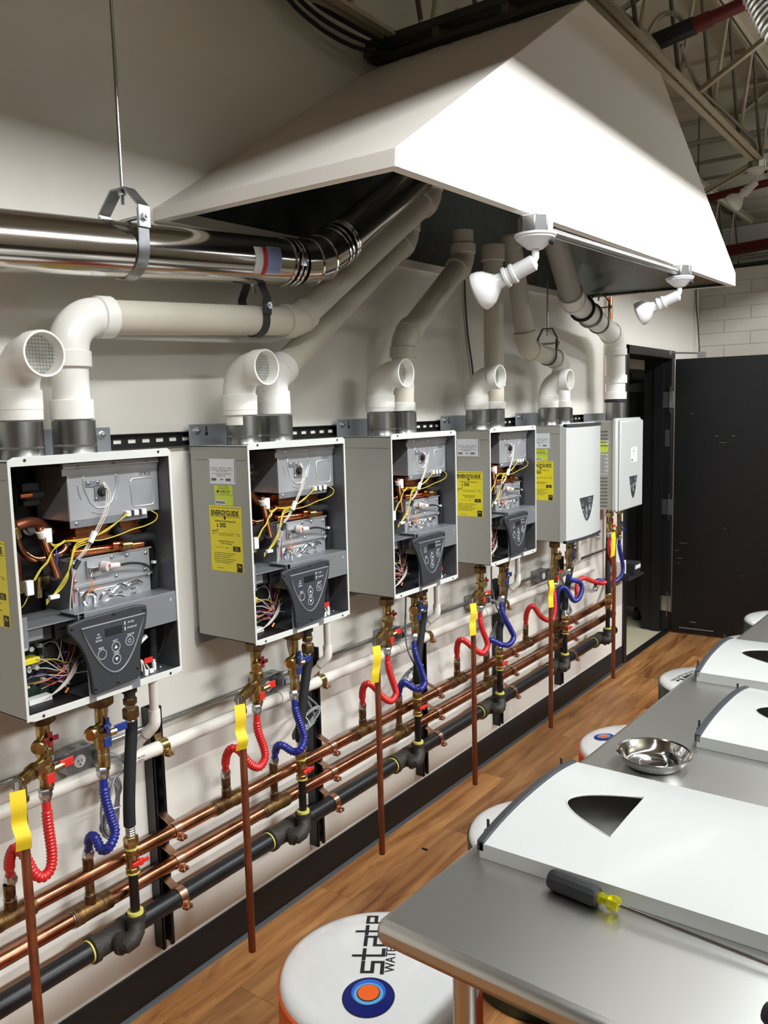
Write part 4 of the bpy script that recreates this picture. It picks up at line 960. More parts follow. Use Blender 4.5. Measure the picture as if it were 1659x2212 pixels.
def cover_parts(t, W=.45, L=.59, filled=False, ox=0.):
    body = cover_mesh(W, L).build('cover_shell', COVERW, None, smooth=30)
    ps = [(W / 2 + a * 1.22, .215 + b) for a, b in panel_shape(.160, .128)]
    cut_hole(body, ps, .02, .09); body.parent = t
    xs = .0495
    rim = [V((xs - .0005 - .020 * abs((a - W / 2) / (W / 2)) ** 2.4, a, b)) for a, b in [(W / 2 + a * 1.24, .2155 + b * 1.02) for a, b in panel_shape(.160, .128, 16)]]
    MB().tube(rim, .0022, 8, closed=True).build('hole_rim', COVERW, t)
    # shallow contour line of the pressed front
    ln = [V((xs + .0003 - .020 * abs((a - W / 2) / (W / 2)) ** 2.4, a, b)) for a, b in [(W / 2 + .10, .06), (W / 2 + .125, .12), (W / 2 + .145, .22), (W / 2 + .165, .36), (W / 2 + .175, .5)]]
    # dark end caps, curved with the front
    for z0, z1 in ((-.006, .010), (L - .010, L + .006)):
        pr = []
        for k in range(15):
            y = W * k / 14; s_ = (y - W / 2) / (W / 2); pr.append((y, .0325 + .020 * (1 - abs(s_) ** 2.4) + .002))
        c = MB(); vs = []
        for z in (z0, z1):
            vs += [(x, y, z) for y, x in pr] + [(x - .022, y, z) for y, x in pr[::-1]]
        k = len(pr) * 2; c.add(vs, [tuple(range(k))[::-1], tuple(range(k, 2 * k))] + [(i, (i + 1) % k, k + (i + 1) % k, k + i) for i in range(k)])
        c.build('end_cap', DKPLAS, t, bevel=.002)
    for y in (.05, W - .05):
        MB().box((.024, y - .007, -.014), (.034, y + .007, -.005)).box((.034, y - .007, -.014), (.052, y - .004, -.008)).build('catch', DKPLAS, t, bevel=.001)
    return body
# closed heater
h5 = empty('water_heater', (0, Y0[4], Z0), 'closed water heater with its white curved front cover on', 'water heater', 'wall-hung tankless water heaters')
mounting_bracket(h5); case_shell(h5)
for a in (.115, .295): collar_part(h5, .155, a, .588)
cv = empty('front_cover', (.274, 0, 0), '', ''); del cv['label']; del cv['category']; cv.parent = h5
cover_parts(cv); 
pf = MB().prism([(.225 + a * 1.2, .213 + b * .98) for a, b in panel_shape(.160, .128)], 0, .040, .0445).build('control_panel', PANELF, cv)
add_labels(h5, ('white', 'lime', 'guide'))
pd = panel_details(cv, .0448, 1.02, .225, .213)
# small far heater
h6 = empty('water_heater', (0, 4.80, 1.175), 'small slim water heater with louvred side and white front, farthest along by the door', 'water heater', 'wall-hung tankless water heaters')
MB().box((.0225, .0, .5), (.0265, .40, .575)).build('mounting_bracket', STEELG, h6, bevel=.002)
b = MB().box((.027, 0, 0), (.205, .40, .53)).build('case', CASE, h6, bevel=.002)
lv = MB()
for r0, cnt in ((.0, 9), (.36, 5)):
    for k in range(cnt):
        for x0 in (.055, .125): lv.prism([(x0, r0 + .022 + k * .021), (x0 + .05, r0 + .022 + k * .021), (x0 + .05, r0 + .027 + k * .021), (x0, r0 + .027 + k * .021)], 1, -.0045, 0)
lv.build('louvres', INNER, h6)
MB().box((.125, -.001, .215), (.18, -.0002, .335)).build('instruction_label', WARNG, h6)
m = MB()
for k in range(14): m.box((.129, -.0013, .222 + k * .0078), (.176 - .01 * (k % 3), -.001, .2255 + k * .0078))
m.build('instruction_print', INNER, h6)
MB().box((.126, -.0015, .345), (.158, -.0004, .415)).box((.16, -.0015, .345), (.178, -.0004, .39)).build('lime_label', LIMELAB, h6)
MB().box((.16, -.0015, .392), (.18, -.0004, .415)).build('white_sticker', WLAB, h6)
cvr = MB().prism([(.0, -.012), (.40, -.012), (.42, .0), (.42, .53), (.40, .545), (.0, .545), (-.012, .53), (-.012, .0)], 0, .207, .232).build('front_cover', COVERW, h6, bevel=.006)
MB().prism([(.02, -.008), (.41, -.008), (.41, .53), (.02, .53)], 0, .232, .248).build('raised_front', COVERW, h6, bevel=.01)
sh = [(.235 + a * .85, .19 + b * 1.05) for a, b in panel_shape(.160, .13)]
MB().prism(sh, 0, .2475, .2492).build('control_panel', PANELF, h6); panel_details(h6, .2495, .86, .235, .19)
MB().box((.2482, .19, .275), (.2488, .30, .365)).build('front_sticker', WLAB, h6)
m = MB()
for s_, b_ in (('540P', .352), ('199,000 BTU', .338), ('NG', .318)): add_text(m, s_, .011, (.249, .24, b_), (0, 1, 0), (0, 0, 1))
for k in range(6): m.box((.2489, .2 + k * .004, .282), (.2493, .202 + k * .004, .293))
m.build('sticker_print', INK, h6)
MB().lathe([(.06, 0), (.06, .115), (.057, .115), (.057, .105), (0, .105)], (.16, .165, .53), (0, 0, 1), 36).build('vent_collar', COLLAR, h6)
# ------------------------------------------------------------------ plumbing along the wall
CU1, CU2, BK = (.1, .570), (.1, .472), (.1, .357)      # (x, z) of the two copper headers and the gas main
HOTA = [(-.016), (-.052), (-.07), (-.125), (-.19)]
TEES1 = [1.015, 1.742, 2.457, 3.166, 3.858]
TEES2 = [1.236, 1.957, 2.700, 3.438, 4.232]
GAS = [1.343, 2.048, 2.770, 3.487, 4.255, 4.90]
GTEE = [1.285, 1.985, 2.712, 3.43, 4.20, 4.845]
def header(name, label, xz, r, m, mf, tees, yend, rise):
    x, z = xz; t = empty(name, (x, -.7, z), label, 'pipe')
    MB().tube([(0, 0, 0), (0, yend + .7, 0)], r, 22).build('pipe', m, t)
    for ty in tees:
        b = MB(); y = ty + .7
        b.tube([(0, y - .06, 0), (0, y - .058, 0), (0, y - .03, 0), (0, y - .028, 0), (0, y + .028, 0), (0, y + .03, 0), (0, y + .058, 0), (0, y + .06, 0)], [r + .001, r + .004, r + .004, r + .0025, r + .0025, r + .004, r + .004, r + .001], 22)
        b.tube([(0, y, 0), (0, y, .045)], .0155, 16)
        b.build('tee', mf, t)
        MB().tube([(0, y - .0605, 0), (0, y - .062, 0)], r + .0035, 20).tube([(0, y, .0445), (0, y, .047)], .017, 16).build('solder_ring', ZINC, t)
        MB().tube([(0, y, .04), (0, y, rise)], .0125, 16).tube([(0, y, rise - .03), (0, y, rise)], .0145, 16).build('riser', BRASSD, t)
    return t
h_ = header('hot_water_pipe', 'upper of the two long horizontal copper pipes along the wall', CU1, .0205, COPPER, BRASSD, TEES1, 5.02, .085)
MB().tube([(0, 5.70, 0), (0, 5.72, 0)], .024, 20).build('end_cap', COPPERD, h_)
h_ = header('cold_water_pipe', 'lower of the two long horizontal copper pipes along the wall', CU2, .0205, COPPER, BRASSD, TEES2, 5.09, .148)
MB().tube([(0, 5.76, 0), (0, 5.80, 0)], .0245, 20).build('end_cap', COPPERD, h_)
gm = empty('gas_main', (BK[0], -.7, BK[1]), 'long black iron gas pipe, lowest of the horizontal pipes on the wall', 'pipe')
MB().tube([(0, 0, 0), (0, 5.82, 0)], .0285, 24).build('pipe', BLKPIPE, gm)
for gy, gt in zip(GAS, GTEE):
    y = gt + .7; e_ = gy - gt
    MB().tube([(0, y - .062, 0), (0, y - .06, 0), (0, y - .045, 0), (0, y - .043, 0), (0, y + .043, 0), (0, y + .045, 0), (0, y + .06, 0), (0, y + .062, 0)], [.034, .038, .038, .033, .033, .038, .038, .034], 22).tube([(0, y, 0), (.05, y + .01, .0)], .024, 18).tube([(.04, y + .008, .0), (.052, y + .011, .0)], .03, 18).build('tee', BLKFIT, gm)
    P = [V((.046, y + .008, 0)), V((.058, y + .014, .001)), V((.062, y + .03, .006)), V((.058, y + e_ - .012, .018)), V((.048, y + e_ - .002, .04)), V((.045, y + e_, .058))]
    MB().tube(P, [.024, .026, .026, .0245, .0245, .0245], 18).tube([V((.045, y + e_, .05)), V((.045, y + e_, .064))], .0285, 18).build('elbow', BLKFIT, gm)
    MB().tube([(0, y - .0635, 0), (0, y - .068, 0)], .031, 22).tube([(.045, y + e_, .064), (.045, y + e_, .072)], .0225, 16).build('thread_tape', YTAPE, gm)
gasx = .145
wd = empty('white_drain_pipe', (.062, -.7, .808), 'long white plastic drain pipe running along the wall above the copper pipes', 'pipe')
MB().tube([(0, 0, .025), (0, 5.55, -.005)], .0205, 20).build('pipe', PVCL, wd)
for y in Y0:
    yy = y + .7 + .335; z = .025 - .03 * yy / 5.55
    MB().tube([(0, yy - .03, z), (0, yy + .09, z)], .0245, 20).build('sanitary_tee', PVCL, wd)
m = MB(); add_text(m, 'SCHEDULE 40 PVC', .009, (.0208, 2.12, .0165), (0, 1, -.004), (0, 0, 1)); add_text(m, 'NSF-61', .007, (.0206, 2.14, .008), (0, 1, -.004), (0, 0, 1)); m.build('printed_marks', INK, wd)
cdl = tag(MB().tube([(.014, -.7, .878), (.014, 5.2, .868)], .0095, 14).build('electrical_conduit', ZINC), 'thin galvanised conduit along the wall just above the white drain pipe', 'conduit')
# struts with clamps
SY = [1.533, 2.26, 2.985, 3.70, 4.455]
SLAB = ['nearest black strut, right of the nearest heater', 'second black strut from the camera', 'third black strut from the camera', 'fourth black strut, under the fourth heater', 'fifth and farthest black strut, under the closed heater']
PR = [(CU1[0], CU1[1], .0205), (CU2[0], CU2[1], .0205), (BK[0], BK[1], .0285)]
for i, sy in enumerate(SY):
    z0, z1 = .172, .935
    t = empty('wall_strut', (0, sy, z0), SLAB[i] + ', with copper clamps holding the pipes', 'strut', 'vertical black channel struts'); H = z1 - z0
    b = MB(); b.box((.0005, -.021, 0), (.003, .021, H)); b.box((.0005, -.0212, 0), (.041, -.0185, H)); b.box((.0005, .0185, 0), (.041, .0212, H)); b.box((.0385, -.0212, 0), (.041, -.011, H)); b.box((.0385, .011, 0), (.041, .0212, H))
    b.box((.032, -.0125, 0), (.041, -.0105, H)); b.box((.032, .0105, 0), (.041, .0125, H)); b.build('channel', STRUT, t)
    m = MB()
    for k in range(12): m.box((.0031, -.006, .03 + k * .062), (.0036, .006, .058 + k * .062))
    m.build('slots', WALL, t)
    MB().lathe([(.013, 0), (.013, .002), (.008, .003), (.008, .009), (0, .009)], (.004, 0, .025), (1, 0, 0), 8).lathe([(.013, 0), (.013, .002), (.008, .003), (.008, .009), (0, .009)], (.004, 0, .5), (1, 0, 0), 8).build('lag_bolts', ZINC, t)
    for (px, pz, pr) in PR + [(.062, .808, .0205)]:
        z = pz - z0 if pz > .7 and False else pz - z0
        if pz > .7: z += .025 - .03 * (sy + .7) / 5.55
        g = pr + .0018; pts = [(.035, 0, z + g + .012), (.042, 0, z + g + .012)] + [(px + g * math.cos(a), 0, z + g * math.sin(a)) for a in [PI * .72 - k * PI * 1.44 / 14 for k in range(15)]]
        pts += [(.042, 0, z - g - .012), (.035, 0, z - g - .012)]
        c = MB().strip(pts, (0, .026, 0), .002)
        ex = px + g; dz = -.35 * g
        c.box((ex - .004, -.013, z + dz - .014), (ex + .016, .013, z + dz - .0115)); c.box((ex - .004, -.013, z + dz - .007), (ex + .016, .013, z + dz - .0045))
        c = c.build('pipe_clamp', CLAMP if pz < .7 else BRASS, t)
        MB().tube([(ex + .009, 0, z + dz - .019), (ex + .009, 0, z + dz + .001)], .003, 8).lathe([(.0, 0), (.0065, .0), (.0065, .005), (0, .005)], (ex + .009, 0, z + dz - .0045), (0, 0, 1), 6).build('clamp_bolt', CLAMP, c)
# per-heater sets
def nut(b, p, ax, r, h, seg=6, m=0): return b.lathe([(r * .9, 0), (r, h * .12), (r, h * .88), (r * .9, h)], p, ax, seg, m)
def corrugated(name, pts, r, m, label, plain=.05, x=None, cat='hose', group=None, nutm=ZINC):
    P = catmull(pts, 12); P = resample(P, .0022); n = len(P); L = n * .0022; rr = []
    for i in range(n):
        s_ = i * .0022; ed = min(s_, L - s_)
        if ed < plain: rr.append(r * .86)
        else: rr.append(r * (1.08 if (i % 4) in (0, 1) else .9))
    o = empty(name, P[0], label, cat, group); base = P[0].copy(); Q_ = [p - base for p in P]
    MB().tube(Q_, rr, 14).build('corrugated_tube', m, o, smooth=60)
    for a, b_, s_ in ((Q_[0], Q_[3], 1), (Q_[-1], Q_[-4], -1)):
        ax = (b_ - a).normalized(); b = MB(); nut(b, a - ax * .006, ax, r * 1.3, .022); b.lathe([(r * 1.15, .022), (r * 1.0, .03)], a - ax * .006, ax, 14); b.build('end_nut', nutm, o)
    return o
def reproj(y, z, xa, xb):
    k = (2.0116 - xb) / (2.0116 - xa); return y * k, 1.7903 + (z - 1.7903) * k
def hose_pts(y0, pts, xm, xs):
    """(a, z) read in the plane x = xm, carried to the depth profile xs"""
    out = []; n = len(pts)
    for i, (a, b) in enumerate(pts):
        t = i / (n - 1) * (len(xs) - 1); k = min(int(t), len(xs) - 2); x = xs[k] + (xs[k + 1] - xs[k]) * (t - k); y, z = reproj(y0 + a, b, xm, x); out.append(V((x, y, z)))
    return out
def yz(y0, pts, x0, x1=None):
    n = len(pts); x1 = x0 if x1 is None else x1
    return [V((x0 + (x1 - x0) * (i / (n - 1)), y0 + a, b)) for i, (a, b) in enumerate(pts)]
HOTP = [[(.091, .885), (.092, .80), (.096, .72), (.088, .682), (.066, .672), (.045, .695), (.026, .745), (.004, .777), (-.013, .752), (-.014, .70)],
        [(.093, .875), (.093, .80), (.115, .735), (.120, .695), (.092, .674), (.052, .700), (.012, .755), (-.022, .776), (-.046, .755), (-.052, .70)],
        [(.086, .885), (.092, .81), (.128, .725), (.138, .69), (.105, .672), (.055, .70), (-.01, .765), (-.05, .785), (-.075, .765), (-.078, .70)],
        [(.08, .90), (.085, .82), (.135, .735), (.145, .70), (.10, .68), (.03, .715), (-.05, .77), (-.10, .79), (-.125, .765), (-.127, .70)],
        [(.152, .86), (.155, .78), (.160, .72), (.13, .672), (.06, .685), (-.02, .725), (-.09, .785), (-.14, .795), (-.178, .765), (-.188, .70)]]
COLDP = [[(.262, .875), (.264, .80), (.278, .73), (.287, .69), (.268, .657), (.243, .66), (.226, .70), (.210, .705), (.202, .66)],
         [(.278, .865), (.284, .80), (.31, .73), (.322, .69), (.30, .656), (.262, .663), (.215, .70), (.185, .703), (.170, .655)],
         [(.288, .89), (.292, .82), (.34, .72), (.36, .675), (.33, .653), (.28, .67), (.21, .715), (.178, .70), (.17, .655)],
         [(.305, .90), (.315, .82), (.40, .72), (.43, .675), (.38, .65), (.30, .67), (.20, .715), (.165, .70), (.155, .655)],
         [(.352, .90), (.38, .845), (.50, .81), (.552, .765), (.515, .715), (.43, .715), (.33, .80), (.25, .815), (.20, .77), (.195, .66)]]
HX = [(.17, .105)] * 5
for i in range(5):
    y0 = Y0[i]; who = HW[i]; da = [0, .002, .002, .0, .035][i]
    corrugated('red_hose', hose_pts(y0, HOTP[i], .17, (.17, .18, .19, .15, .10)), .0125, RED, 'red corrugated hose in an S bend under ' + who, group='red corrugated hoses')
    cold = corrugated('blue_hose', hose_pts(y0, COLDP[i], .16, (.165, .185, .20, .15, .10)), .0125, BLUE, 'blue corrugated hose in an S bend under ' + who, group='blue corrugated hoses')
    # hot side valve
    a = HOTP[i][0][0] + .006; zb = HOTP[i][0][1] + .012; top = Z0
    t = empty('hot_isolation_valve', (.17, y0 + a, zb), 'brass hot-side service valve with red handles and a yellow tag under ' + who, 'valve', 'hot-side service valves'); H = top - zb
    b = MB(); b.tube([(0, 0, -.004), (0, 0, H - .03)], .0165, 16); b.lathe([(.0165, 0), (.0225, .004), (.0225, .03), (.0165, .034)], (0, 0, .02), (0, 0, 1), 18); b.lathe([(.0175, 0), (.0215, .004), (.0215, .022), (.0175, .026)], (0, 0, .075), (0, 0, 1), 16)
    b.tube([(0, 0, .055), (.012, -.03, .055)], .0155, 14) if False else None
    b.build('valve_body', BRASS, t)
    b = MB(); nut(b, (0, 0, H - .055), (0, 0, 1), .031, .028, 6); b.lathe([(.019, 0), (.019, .03)], (0, 0, H - .032), (0, 0, 1), 16); b.build('union_nut', BRASSD, t)
    MB().tube([(0, 0, -.012), (0, 0, .014)], .0145, 14).tube([(0, 0, -.002), (0, 0, .002)], .0175, 14).build('solder_stub', BRASSD, t)
    b = MB(); zp = H - .09; b.tube([(0, 0, zp), (.03, -.03, zp - .004)], .0115, 12); nut(b, (.03, -.03, zp - .004), (1, -1, -.1), .0165, .02, 12); b.build('drain_port', BRASS, t)
    b = MB(); b.lathe([(.006, 0), (.006, .016)], (.012, 0, zp), (1, .2, 0), 8); b.box((.026, -.02, zp - .006), (.032, .022, zp + .006)); b.box((.026, -.006, zp - .018), (.032, .006, zp + .018)); b.build('drain_handle', REDD, t, bevel=.002)
    b = MB(); b.tube([(.01, .005, .04), (.012, .04, .042)], .009, 10); b.build('handle_stem', BRASS, t)
    MB().box((.006, .034, .034), (.018, .042, .052)).box((.012, .03, .034), (.016, .068, .056)).build('red_lever', REDH, t, bevel=.002)
    MB().box((.018, -.012, .012), (.0235, .010, .036)).build('red_badge', REDH, t, bevel=.001)
    # relief valve branch
    dx, dy = .07, [-.105, -.135, -.16, -.17, -.13][i]
    dy = [-.108, -.14, -.165, -.19, -.20][i]; zr = .062
    rb_ = MB(); rb_.tube([(0, 0, zr), (dx * .5, dy * .5, zr + .004)], .0155, 14); rb_.tube([(dx * .45, dy * .45, zr + .004), (dx * .6, dy * .6, zr + .004)], .019, 14); rb_.tube([(dx * .6, dy * .6, zr + .004), (dx * 1.05, dy * 1.05, zr + .006)], .0165, 14)
    rb_.tube([(dx, dy, zr + .006), (dx, dy, zr - .03)], .0145, 14); nut(rb_, (dx, dy, zr - .044), (0, 0, 1), .0175, .016, 6); rb_.build('relief_valve', BRASS, t)
    MB().tube([(dx * 1.05, dy * 1.05, zr + .006), (dx * 1.13, dy * 1.13, zr + .008)], .0135, 14).box((dx * 1.13 + .002, dy * 1.13 - .004, zr - .038), (dx * 1.13 + .006, dy * 1.13 + .003, zr + .016)).build('test_lever', CHROME, t)
    # drain tube from the relief valve
    px, py = .17 + dx, y0 + a + dy; zt_ = zb + zr - .035; zbot = .145
    dn = MB().tube([(0, 0, zt_ - zbot), (0, 0, 0)], .0112, 16); tag(dn.build('relief_drain_pipe', COPPERD, loc=(px, py, zbot)), 'upright bare copper relief pipe ending above the floor below ' + who, 'pipe', 'upright copper relief pipes')
    bpy.data.objects[-1] if False else None
    # tag
    tx0 = (dx * 1.13 + .006, dy * 1.13 - .002)
    wv = V((.012, .03, 0)).normalized() * .034
    P = [V((tx0[0], tx0[1], zr - .005)), V((tx0[0] + .006, tx0[1] - .003, zr - .045)), V((tx0[0] - .002, tx0[1], zr - .085)), V((tx0[0] + [.018, .012, -.004, .0, .0][i], tx0[1] - .004, zr - .110)), V((tx0[0] + [.008, -.002, -.012, 0, 0][i], tx0[1], zr - .145))]
    yt = MB().strip(catmull(P, 4), wv, .0006).build('yellow_tag', YTAG, t)
    m = MB()
    # cold side valve
    a = COLDP[i][0][0] + .003; zb = COLDP[i][0][1] + .014; H = top - zb
    t = empty('cold_isolation_valve', (.165, y0 + a, zb), 'brass cold-side service valve with blue handles under ' + who, 'valve', 'cold-side service valves')
    b = MB(); b.tube([(0, 0, -.004), (0, 0, H - .04)], .016, 16); b.lathe([(.0165, 0), (.0225, .004), (.0225, .045), (.0165, .049)], (0, 0, .045), (0, 0, 1), 18); b.build('valve_body', BRASS, t)
    MB().tube([(0, 0, -.014), (0, 0, .03)], .0145, 14).build('copper_stub', BRASSD, t); MB().tube([(0, 0, .028), (0, 0, .033)], .0165, 14).build('solder_ring', ZINC, t)
    b = MB(); nut(b, (0, 0, H - .062), (0, 0, 1), .034, .036, 8); b.lathe([(.02, 0), (.02, .03)], (0, 0, H - .032), (0, 0, 1), 16); b.build('union_nut', BRASSD, t)
    b = MB(); zp = .11; b.tube([(0, 0, zp), (.022, -.042, zp - .004)], .0105, 12); nut(b, (.02, -.038, zp - .004), (.5, -1, -.1), .0175, .022, 14); b.build('drain_port', BRASS, t)
    b = MB(); b.box((.022, -.012, zp - .005), (.029, .010, zp + .005)); b.box((.022, -.006, zp - .022), (.029, .005, zp + .022)); b.lathe([(.006, 0), (.006, .014)], (.01, -.002, zp), (1, 0, 0), 8); b.build('drain_handle', BLUEH, t, bevel=.002)
    MB().lathe([(.0, 0), (.004, 0), (.004, .003), (0, .003)], (.029, -.001, zp), (1, 0, 0), 8).build('handle_screw', ZINC, t)
    MB().tube([(.008, .005, .082), (.012, .034, .083)], .009, 10).build('handle_stem', BRASS, t)
    MB().box((.012, .028, .078), (.016, .068, .100)).build('blue_lever', BLUEH, t, bevel=.002)
    MB().box((.018, -.011, .052), (.024, .011, .078)).build('blue_badge', BLUEH, t, bevel=.001)
    lr = [V((.02 + .0, -.045 + .02 * math.cos(k * PI / 8), zp - .01 + .02 * math.sin(k * PI / 8))) for k in range(13)]; MB().tube(lr, .0012, 5).build('cap_strap', CERAM, t)
    # gas drop
    gy = GAS[i]; at = [.390, .402, .42, .425, .512][i]; t = empty('gas_connector', (gasx, gy, BK[1] + .058), 'black flexible gas connector and brass gas valve with red handle under ' + who, 'gas line', 'gas connectors'); zz = BK[1] + .058
    k_ = lambda z: z - zz; ty = y0 + at - gy; tx_ = -.025
    MB().tube([(0, 0, 0), (0, 0, k_(.545))], .0135, 16).build('nipple', BLKPIPE, t)
    b = MB(); nut(b, (0, 0, k_(.538)), (0, 0, 1), .019, .02, 8); b.lathe([(.015, 0), (.0175, .01), (.0175, .03), (.015, .04)], (0, 0, k_(.555)), (0, 0, 1), 16); nut(b, (0, 0, k_(.595)), (0, 0, 1), .018, .016, 8); nut(b, (0, 0, k_(.618)), (0, 0, 1), .0205, .03, 6); b.build('gas_valve', BRASS, t)
    MB().tube([(0, 0, k_(.541)), (0, 0, k_(.545))], .0195, 16).tube([(0, 0, k_(.611)), (0, 0, k_(.614))], .0185, 16).build('thread_tape', YTAPE, t)
    MB().tube([(.01, .008, k_(.575)), (.024, .014, k_(.575))], .007, 10).box((.022, -.018, k_(.569)), (.028, .036, k_(.581))).lathe([(.011, 0), (.011, .006), (0, .007)], (.022, .012, k_(.575)), (1, .2, 0), 12).build('red_handle', REDH, t, bevel=.002)
    P = catmull([(0, 0, k_(.648)), (0, 0, k_(.70)), (tx_ * .15, ty * .15, k_(.76)), (tx_ * .6, ty * .6, k_(.86)), (tx_, ty, k_(.94)), (tx_, ty, k_(.965))], 10)
    MB().tube(P[6:-4], .0165, 18).build('black_sleeve', HOSEB, t)
    for q in (P[:7], P[-6:]):
        Rr = resample(q, .0022); MB().tube(Rr, [.0135 if j % 3 else .0118 for j in range(len(Rr))], 14).build('steel_bellows', ZINC, t)
    b = MB(); nut(b, (tx_, ty, k_(.965)), (0, 0, 1), .0225, .032, 6); nut(b, (tx_, ty, k_(1.005)), (0, 0, 1), .019, .02, 6); b.build('flare_nut', BRASSD, t)
    MB().tube([(tx_, ty, k_(1.02)), (tx_, ty, k_(Z0))], .0155, 16).tube([(tx_, ty, k_(1.04)), (tx_, ty, k_(1.07))], .021, 16).build('upper_fitting', BLKFIT, t)
    # condensate drain
    ac = .455 + [.0, .02, .02, .03, .05][i]
    t = empty('condensate_drain', (.165, y0 + ac, Z0), 'white plastic condensate drain dropping from ' + who + ' to the white pipe', 'drain pipe', 'white condensate drains')
    MB().tube([(0, -.02, -.005), (0, -.02, -.05)], .0125, 16).tube([(0, -.02, -.008), (0, -.02, -.04)], .0185, 16).build('adapter', PVCL, t)
    p1 = V((0, -.02, -.17)); p2 = V((-.10, -.065, -.285)); arc, tt, d1, d2 = arc_corner(V((0, -.02, -.05)), p1, p2, .03, 6)
    MB().tube([(0, -.02, -.05), arc[0]], .0125, 16).tube([arc[-1], p2], .0125, 16).build('pipe', PVCL, t)
    MB().tube([arc[0] + d1 * .03, arc[0]] + arc + [arc[-1] + d2 * .03], .016, 16).build('elbow', PVCL, t)
    # outlet box
    yb = y0 + .225
    t = empty('outlet_box', (.0, yb, .843), 'grey steel electrical box with a white outlet on the conduit under ' + who, 'outlet box', 'outlet boxes on the conduit')
    MB().box((.001, 0, 0), (.055, .115, .06)).build('steel_box', GALV, t, bevel=.003)
    MB().box((.055, -.002, -.002), (.0565, .117, .062)).build('face_plate', GALV, t, bevel=.001)
    MB().lathe([(.0175, 0), (.0175, .003), (.0, .0032)], (.0565, .038, .03), (1, 0, 0), 24).build('receptacle', NYLON, t)
    m = MB()
    for (aa, bb_) in ((.033, .03), (.043, .03)): m.box((.0597, aa - .001, bb_ - .003), (.0602, aa + .001, bb_ + .006))
    m.lathe([(.0, 0), (.0025, .0001), (.0025, .0005), (0, .0006)], (.0597, .038, .021), (1, 0, 0), 10); m.build('receptacle_slots', INK, t)
    for k in (0, 1): MB().lathe([(.011, 0), (.011, .0006), (.0, .0007)], (.028 , .035 + k * .04, .06), (0, 0, 1), 18).build('knockout', GALVD, t)
    # power cord with coil
    yc = y0 + [.285, .36, .3, .33, .42][i]; zc = [.735, .715, .70, .73, .66][i]
    t = empty('power_cord', (.07, yb + .095, .873), 'grey power cord bundled in loops from the outlet box under ' + who, 'power cord', 'coiled grey power cords')
    lo = V((.07, yb + .095, .873))
    MB().tube([(-.012, 0, 0), (.012, .002, 0)], .016, 14).tube([(.01, .002, 0), (.03, .03, -.006)], [.013, .005], 12).build('plug', CORDG, t)
    cen = V((.105, yc + .03, zc)) - lo; P = [V((.03, .03, -.006)), V((.05, .045, -.04))]; rr_ = random.Random(i + 5)
    up_ = V((0, .25, 1)).normalized() if i == 0 else V((0, 1, [.45, .35, .6, -.5][i - 1] if i > 0 else 0)).normalized()
    sd = V((1, 0, 0)).cross(up_); Lh, Lw = (.075, .022)
    for k in range(4):
        for j in range(8):
            an = 2 * PI * j / 8; w2 = Lw * (1 + .25 * rr_.uniform(-1, 1)); P.append(cen + up_ * math.cos(an) * Lh * (1 + .12 * rr_.uniform(-1, 1)) + sd * math.sin(an) * w2 + V((.008 * rr_.uniform(-1, 1) + .003 * k, 0, 0)))
    P += [V((.1, yc + .02, zc + .13)) - lo, V((.09, y0 + .335, 1.0)) - lo, V((.1, y0 + .335, Z0)) - lo]
    MB().tube(catmull(P, 4), .0038, 7).build('cord', CORDG, t)
    tr_ = [cen + sd * .028 * math.cos(q) + V((1, 0, 0)) * .014 * math.sin(q) + V((.006, 0, 0)) for q in [k * PI / 6 for k in range(12)]]; MB().tube(tr_, .0018, 6, closed=True).build('twist_tie', NYLON, t)
# far heater plumbing
corrugated('red_hose', [(.15, 4.905, 1.02), (.15, 4.91, .92), (.15, 4.97, .80), (.145, 4.96, .735), (.13, 4.86, .715), (.12, 4.72, .75), (.11, 4.60, .79), (.1, 4.53, .765), (.1, 4.52, .67)], .0125, RED, 'red corrugated hose under the small far heater by the door', group='red corrugated hoses')
corrugated('blue_hose', [(.15, 5.07, .98), (.15, 5.08, .90), (.15, 5.14, .78), (.145, 5.13, .715), (.13, 5.02, .69), (.12, 4.90, .72), (.1, 4.83, .73), (.1, 4.80, .68)], .0125, BLUE, 'blue corrugated hose under the small far heater by the door', group='blue corrugated hoses')
for (nm, lb, yy, zb, hm, lm) in (('hot_isolation_valve', 'brass hot-side valve with a red lever under the small far heater', 4.905, 1.03, REDD, REDH), ('cold_isolation_valve', 'brass cold-side valve with a blue handle under the small far heater', 5.07, .99, BLUEH, BLUEH)):
    t = empty(nm, (.15, yy, zb), lb, 'valve', 'hot-side service valves' if 'hot' in nm else 'cold-side service valves'); H = 1.175 - zb
    b = MB().tube([(0, 0, -.01), (0, 0, H)], .014, 14); nut(b, (0, 0, H - .05), (0, 0, 1), .026, .025); b.lathe([(.015, 0), (.02, .004), (.02, .03), (.015, .034)], (0, 0, .02), (0, 0, 1), 14); b.tube([(0, 0, .06), (.02, -.04, .06)], .01, 10); nut(b, (.018, -.036, .06), (.5, -1, 0), .015, .02); b.build('valve_body', BRASS, t)
    MB().box((.014, -.008, .05), (.022, .008, .085)).build('drain_handle', hm, t, bevel=.002); MB().box((.012, .02, .02), (.016, .06, .04)).build('lever', lm, t, bevel=.002)
rp_ = empty('relief_drain_pipe', (.22, 4.80, .145), 'upright bare copper relief pipe farthest along, with a flat yellow tag at its top', 'pipe', 'upright copper relief pipes')
MB().tube([(0, 0, .86), (0, 0, 0)], .0112, 16).build('pipe', COPPERD, rp_)
MB().tube([(0, 0, .83), (0, 0, .9), (-.055, .09, .90)], .014, 14).build('relief_valve', BRASS, rp_)
MB().strip([(.010, -.045, .905), (.014, -.046, .86), (.012, -.046, .81), (.008, -.047, .76)], (.0, .065, 0), .0006).build('yellow_tag', YTAG, rp_)
